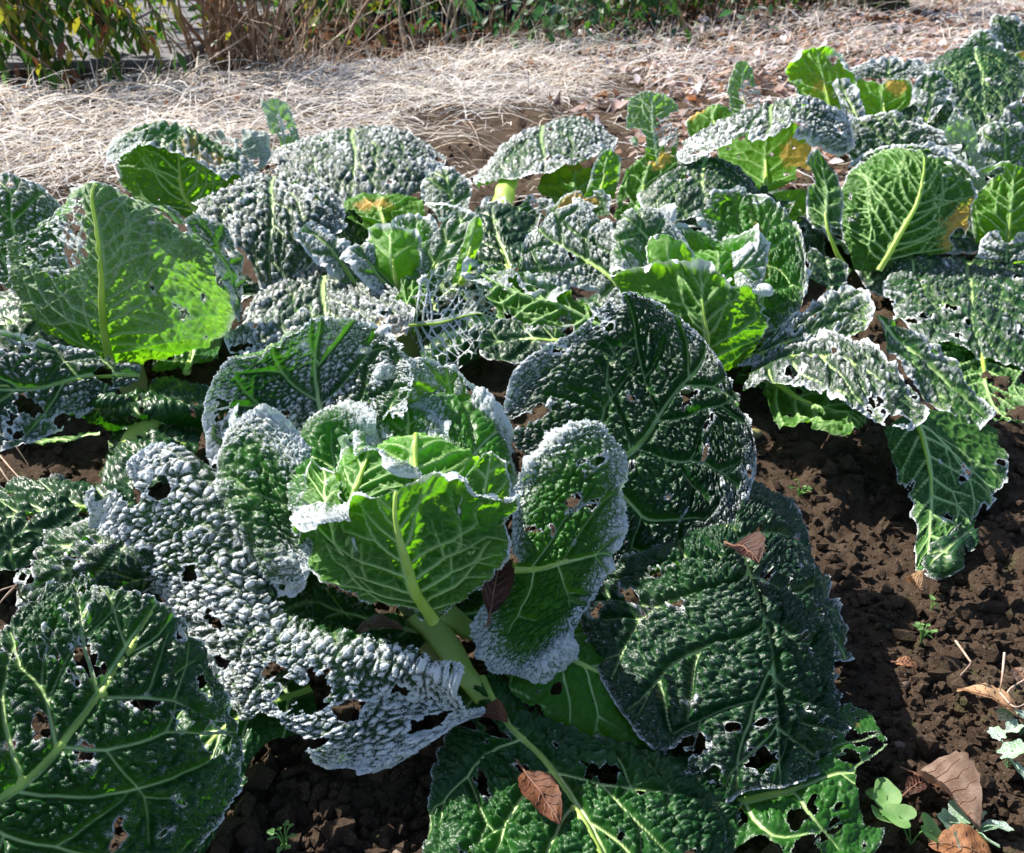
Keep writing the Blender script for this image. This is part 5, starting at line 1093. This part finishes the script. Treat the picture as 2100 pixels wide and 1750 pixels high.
# ------------------------------------------------------------------ fallen leaves, weeds, pebbles on the bed
def dry_mat(name, c1, c2, frost=.0): return simple_mat(name, c1, c2, 60, .55, trans=(c2[0] * 1.6, c2[1], c2[2] * .6), frost=frost, bump=.5, bdist=.002)
M_D1 = dry_mat('dark_brown_leaf', (.028, .010, .008), (.065, .024, .016)); M_D2 = dry_mat('orange_brown_leaf', (.10, .034, .014), (.20, .075, .03), .15)
M_D3 = dry_mat('tan_leaf', (.34, .20, .10), (.55, .36, .20), .3); M_D4 = dry_mat('grey_brown_leaf', (.16, .10, .07), (.34, .24, .19), .35)
M_D5 = dry_mat('rust_leaf', (.20, .08, .03), (.42, .20, .09), .2); M_VEIN = simple_mat('leaf_stem', (.12, .05, .03), (.2, .1, .06), 40, .6)
def dead_leaf(px, py, z, L, w, ang, mat, label, tilt=(0, 0), curl=.5, bend=.3, seed=1, stem=.25):
    """ang: heading of the tip in the ground plane, degrees from +X; tilt: (along, across)"""
    rs = np.random.RandomState(seed); c = at_z(px, py, z); n, m = 22, 13
    root = empty('fallen_leaf', tuple(c), label, 'leaf', 'fallen leaves among the cabbages')
    t = np.linspace(0, 1, n)[:, None]; u = np.linspace(-1, 1, m)[None]
    hw = w * .5 * np.sin(math.pi * np.clip(t, 0, 1) ** .85) ** .8 * (1 + .05 * np.sin(t * 50)) + .0006
    X = (t - .5) * L + 0 * u; Y_ = hw * u
    Z = curl * (np.abs(Y_) ** 1.3) * 3.0 * 1.0 + bend * L * -((t - .5) ** 2) * 2 + L * .018 * np.sin(t * 15 + u * 2 + seed) + .0006 * np.cos(np.abs(u) * 9 + t * 26)
    Z = Z + X * math.sin(tilt[0]) + Y_ * math.sin(tilt[1])
    a = math.radians(ang); V = np.stack([X * math.cos(a) - Y_ * math.sin(a), X * math.sin(a) + Y_ * math.cos(a), Z], -1) + c
    i = np.arange(n - 1)[:, None] * m + np.arange(m - 1)[None]
    mesh_obj('blade', V.reshape(-1, 3), np.stack([i, i + m, i + m + 1, i + 1], -1).reshape(-1, 4), mat, root)
    mid = V[:, m // 2] + np.array([0, 0, .0006])
    st = mid[0] + (mid[0] - mid[2]) * np.linspace(stem * 9, 0, 6)[:, None] ** 1.0
    p = np.concatenate([st[:-1], mid]); Vt, Ft = tubes([p], [np.linspace(.0013, .0004, len(p))], 6); mesh_obj('stem', Vt, Ft, M_VEIN, root)
    for sd in (-1, 1):
        pv = []; rv = []
        for k in range(2, n - 4, 3):
            jj = np.arange(m // 2, m if sd > 0 else -1, sd)[: m // 2]; ii = np.clip(k + (np.arange(len(jj)) * .7).astype(int), 0, n - 1)
            pv.append(V[ii, jj] + np.array([0, 0, .0004])); rv.append(np.linspace(.0005, .0002, len(jj)))
        Vt, Ft = tubes(pv, rv, 4); mesh_obj('side_veins', Vt, Ft, M_VEIN, root)
    return root
dead_leaf(1110, 1628, .062, .062, .030, -62, M_D2, 'long glossy rust brown leaf lying on the midrib of the bottom cabbage leaf', seed=1, bend=.15, curl=.35)
dead_leaf(1528, 1125, .155, .050, .036, -70, M_D1, 'dark red brown oval leaf resting at the top of the wide dark cabbage leaf', seed=2, tilt=(.3, .2), curl=.6)
dead_leaf(1018, 1185, .16, .045, .034, 75, M_D1, 'curled dark brown leaf caught beside the pale cabbage head', seed=3, tilt=(1.0, .6), curl=.9)
dead_leaf(1014, 1466, .075, .026, .022, -20, M_D2, 'small reddish brown leaf beside the thick pale midrib in front', seed=4, curl=.8)
dead_leaf(778, 1282, .11, .045, .02, 5, M_D4, 'narrow grey brown leaf in the shade beneath the front cabbage head', seed=5)
dead_leaf(2030, 1430, .02, .060, .034, 142, M_D3, 'pale tan oval leaf with long stalk on the soil at the right', seed=6, tilt=(0, .35), curl=.5, stem=.5)
dead_leaf(1945, 1628, .02, .075, .034, -65, M_D4, 'folded grey brown leaf pointing down beside the weeds at lower right', seed=7, curl=2.0, tilt=(.1, .3))
dead_leaf(1975, 1738, .015, .052, .040, 160, M_D5, 'broad rusty orange leaf cut by the bottom edge at the right', seed=8, curl=.3)
dead_leaf(2095, 1385, .018, .03, .022, 90, M_D4, 'small whitish leaf at the right edge of the soil', seed=9)
dead_leaf(1872, 1196, .012, .020, .016, 120, M_D3, 'tiny curled tan leaf just below the hanging cabbage leaf', seed=10, curl=2.5)
dead_leaf(1860, 1360, .012, .022, .014, -20, M_D5, 'small rust coloured leaf half buried in soil at the right', seed=11)
dead_leaf(1880, 1610, .012, .026, .016, 30, M_D1, 'small dark red leaf left of the folded grey brown leaf', seed=12)
dead_leaf(985, 735, .03, .07, .045, 10, M_D3, 'straw coloured dead leaf in the gap behind the front cabbage', seed=13, curl=.9)
dead_leaf(1530, 300, .02, .06, .05, 10, M_D5, 'rust brown frosted leaf on the ground behind the arched cabbage leaf', seed=14)
dead_leaf(1420, 205, .02, .07, .05, -10, M_D5, 'rust brown leaf on the straw above the lacy cabbage leaf', seed=15)
# pebbles
M_PEB = simple_mat('pebble', (.07, .05, .034), (.14, .10, .07), 40, .6, bump=.3); M_PEBY = simple_mat('yellow_pebble', (.20, .18, .07), (.34, .31, .15), 40, .5)
def pebble(px, py, r, label, mat=M_PEB, seed=1):
    rs = np.random.RandomState(seed); c = at_z(px, py, .0); r = r * .8; c[2] = float(soil_h(np.array([c[0]]), np.array([c[1]]))[0]) + r * .35
    th, ph = np.meshgrid(np.linspace(0, 2 * math.pi, 21), np.linspace(0, math.pi, 12))
    d = np.stack([np.sin(ph) * np.cos(th), np.sin(ph) * np.sin(th), np.cos(ph)], -1)
    k = rs.normal(0, 1, (6, 3)); k /= np.linalg.norm(k, axis=1, keepdims=True)
    rr = np.minimum(1, np.min(.82 / np.maximum(.25, np.abs(d @ k.T)), -1)) * .4 + .6
    V = d * rr[..., None] * r * np.array([1.25, .95, .8]) + c
    a = np.arange(11)[:, None] * 21 + np.arange(20)[None]
    tag(mesh_obj('pebble', V.reshape(-1, 3), np.stack([a, a + 21, a + 22, a + 1], -1).reshape(-1, 4), mat), label, 'pebble', 'pebbles on the soil')
for q in ((1545, 893, .013, 'yellowish stone below the drooping cabbage leaf', M_PEBY), (1681, 1180, .007, 'small pale pebble on dark soil right of the wide dark leaf'), (1862, 1372, .008, 'reddish pebble halfway down the soil at the right'),
          (1853, 1495, .009, 'pinkish pebble right of the hole ridden leaf tip'), (1985, 1332, .007, 'tan pebble above the pale tan leaf'), (1810, 1600, .008, 'pebble beside the right edge of the hole ridden leaf'),
          (2085, 1655, .006, 'pebble on the smooth path at the right edge'), (1732, 1260, .006, 'small round pebble by the frosted leaf tip'), (690, 1640, .009, 'brown pebble in the shaded soil below the white frosted leaf'),
          (820, 1735, .008, 'grey pebble at the bottom edge left of the front leaf'), (640, 1480, .013, 'smooth brown stone seen through the torn frosted leaf')): pebble(q[0], q[1], q[2], q[3], *(q[4:] or ()), seed=int(q[0]))
# weeds
M_WEED = simple_mat('weed_leaf', (.10, .24, .06), (.20, .36, .12), 60, .55, trans=(.35, .7, .12), frost=.25); M_WEEDF = simple_mat('frosted_weed_leaf', (.14, .30, .14), (.26, .42, .24), 60, .6, trans=(.3, .55, .25), frost=.62)
def weed(px, py, label, leaves, mat, seed):
    rs = np.random.RandomState(seed); c = at_z(px, py, .0); root = empty('weed', tuple(c), label, 'weed', 'small weeds on the soil'); stems = []; rad = []
    for (dx, dy, z, s, lob) in leaves:
        p = c + np.array([dx, dy, z]); n = 27; th = np.linspace(0, 2 * math.pi, n, endpoint=False)
        r = s * (1 + .14 * np.cos(th * lob)) * (1 - .35 * np.exp(-((th - math.pi) / .35) ** 2)); az = math.atan2(dy, dx)
        X = r * np.cos(th) * 1.15; Y_ = r * np.sin(th) * .85; tl = rs.normal(0, .35); tw = rs.normal(-.2, .3)
        Z = .25 * np.abs(Y_) + X * tl + Y_ * tw
        V = np.stack([p[0] + X * math.cos(az) - Y_ * math.sin(az), p[1] + X * math.sin(az) + Y_ * math.cos(az), p[2] + Z], -1)
        V2 = np.concatenate([V, V * .5 + p * .5 - np.array([0, 0, s * .08]), [p - np.array([0, 0, s * .12])]])
        i = np.arange(n); j = (i + 1) % n
        F = np.concatenate([np.stack([i, j, j + n], -1), np.stack([i, j + n, i + n], -1), np.stack([i + n, j + n, np.full(n, 2 * n)], -1)])
        mesh_obj('leaf', V2, F, mat, root)
        q = np.array([c + np.array([0, 0, -.005]), c + np.array([dx * .4, dy * .4, z * .8]), p]); stems.append(catmull(q, np.linspace(0, 2, 8))); rad.append(np.full(8, .0007))
    for a_, b_ in zip(stems, rad):
        Vt, Ft = tubes([a_], [b_], 5); mesh_obj('stem', Vt, Ft, mat, root)
def spr(rs, k, R, s, lob): return [(R * math.cos(a) * rs.uniform(.6, 1), R * math.sin(a) * rs.uniform(.6, 1), rs.uniform(.006, .02), s * rs.uniform(.7, 1.1), lob) for a in np.linspace(0, 6, k)]
rs = np.random.RandomState(9)
weed(1990, 1715, 'weed with rounded frosted leaves between the two brown leaves at lower right', spr(rs, 7, .022, .010, 5), M_WEEDF, 1)
weed(1870, 1725, 'bright green weed with two broad leaves near the bottom right', [(-.012, .010, .02, .013, 3), (.012, -.004, .018, .011, 3), (-.02, .04, .012, .009, 3)], M_WEED, 2)
weed(2065, 1570, 'upright frosted weed with scalloped leaves at the right edge', [(0, 0, .02, .011, 7), (0, -.018, .015, .011, 7), (-.006, .02, .02, .008, 7)], M_WEEDF, 3)
weed(2095, 1500, 'pale frosted weed at the right edge above the scalloped one', spr(rs, 6, .018, .009, 5), M_WEEDF, 4)
weed(1815, 1680, 'dark green weed leaves beside the right end of the hole ridden leaf', [(0, .01, .02, .013, 3), (-.01, -.012, .018, .013, 3)], M_WEED, 5)
weed(1640, 1015, 'tiny seedling on dark soil right of the front cabbage', spr(rs, 7, .014, .0035, 3), M_WEED, 6)
weed(1890, 1310, 'tiny feathery seedling in the middle of the soil at right', spr(rs, 9, .012, .003, 3), M_WEED, 7)
weed(1910, 1245, 'tiny two leaved seedling above the feathery one', [(0, .004, .01, .004, 3), (.002, -.006, .008, .003, 3)], M_WEED, 8)
weed(585, 1735, 'sprig of green moss weed on the shaded soil at the bottom', spr(rs, 9, .012, .003, 3), M_WEED, 9)
weed(1300, 215, 'frosted green weed on the straw at the top centre', spr(rs, 9, .03, .009, 5), M_WEED, 10)
weed(855, 193, 'pale green weed in the straw left of the top centre', spr(rs, 8, .03, .009, 5), M_WEED, 11)
# dry stalks
M_DRY = simple_mat('dry_stalk', (.30, .19, .13), (.55, .42, .33), 40, .7, frost=.4)
for lab, paths in (('withered brown stalk with hanging dry strips at the left edge', [[(-40, 1235, 'g.10'), (0, 1212, 'g.10'), (35, 1200, 'g.10')], [(35, 1200, 'g.10'), (42, 1230, 'g.07'), (36, 1262, 'g.05')], [(35, 1200, 'g.10'), (10, 1225, 'g.08'), (-20, 1262, 'g.06')]]),
                   ('thin dry grass stems slanting over dark soil at the left', [[(0, 935, 'g.03'), (30, 970, 'g.03'), (68, 1010, 'g.02')], [(10, 890, 'g.05'), (32, 915, 'g.04'), (58, 953, 'g.02')], [(0, 960, 'g.03'), (20, 990, 'g.02'), (42, 1015, 'g.02')]]),
                   ('pale straw stems curving on the soil at the right edge', [[(1960, 1315, 'g.02'), (1985, 1350, 'g.04'), (1990, 1362, 'g.04'), (1970, 1385, 'g.02')], [(2060, 1340, 'g.02'), (2055, 1390, 'g.04'), (2050, 1420, 'g.03')], [(2110, 1390, 'g.02'), (2070, 1415, 'g.02'), (2060, 1445, 'g.01')], [(2050, 1420, 'g.02'), (2080, 1450, 'g.02'), (2110, 1440, 'g.02')]]),
                   ('pale curved root strand lying on the bare soil mound', [[(960, 245, '3.2'), (975, 270, '3.12'), (985, 300, '3.0')], [(880, 235, '3.3'), (930, 240, '3.25'), (965, 262, '3.1')]])):
    pv = []
    for q in paths:
        C = parse_spec(' '.join(f'{a} {b} {c}' for a, b, c in q), None)[0]; pv.append(catmull(C, np.linspace(0, len(C) - 1, 14)))
    V, F = tubes(pv, [np.linspace(.0014, .0006, 14)] * len(pv), 6); tag(mesh_obj('dry_stalk', V, F, M_DRY), lab, 'dry stalk')
print("LEAF_TRIS", LEAF_TRIS)
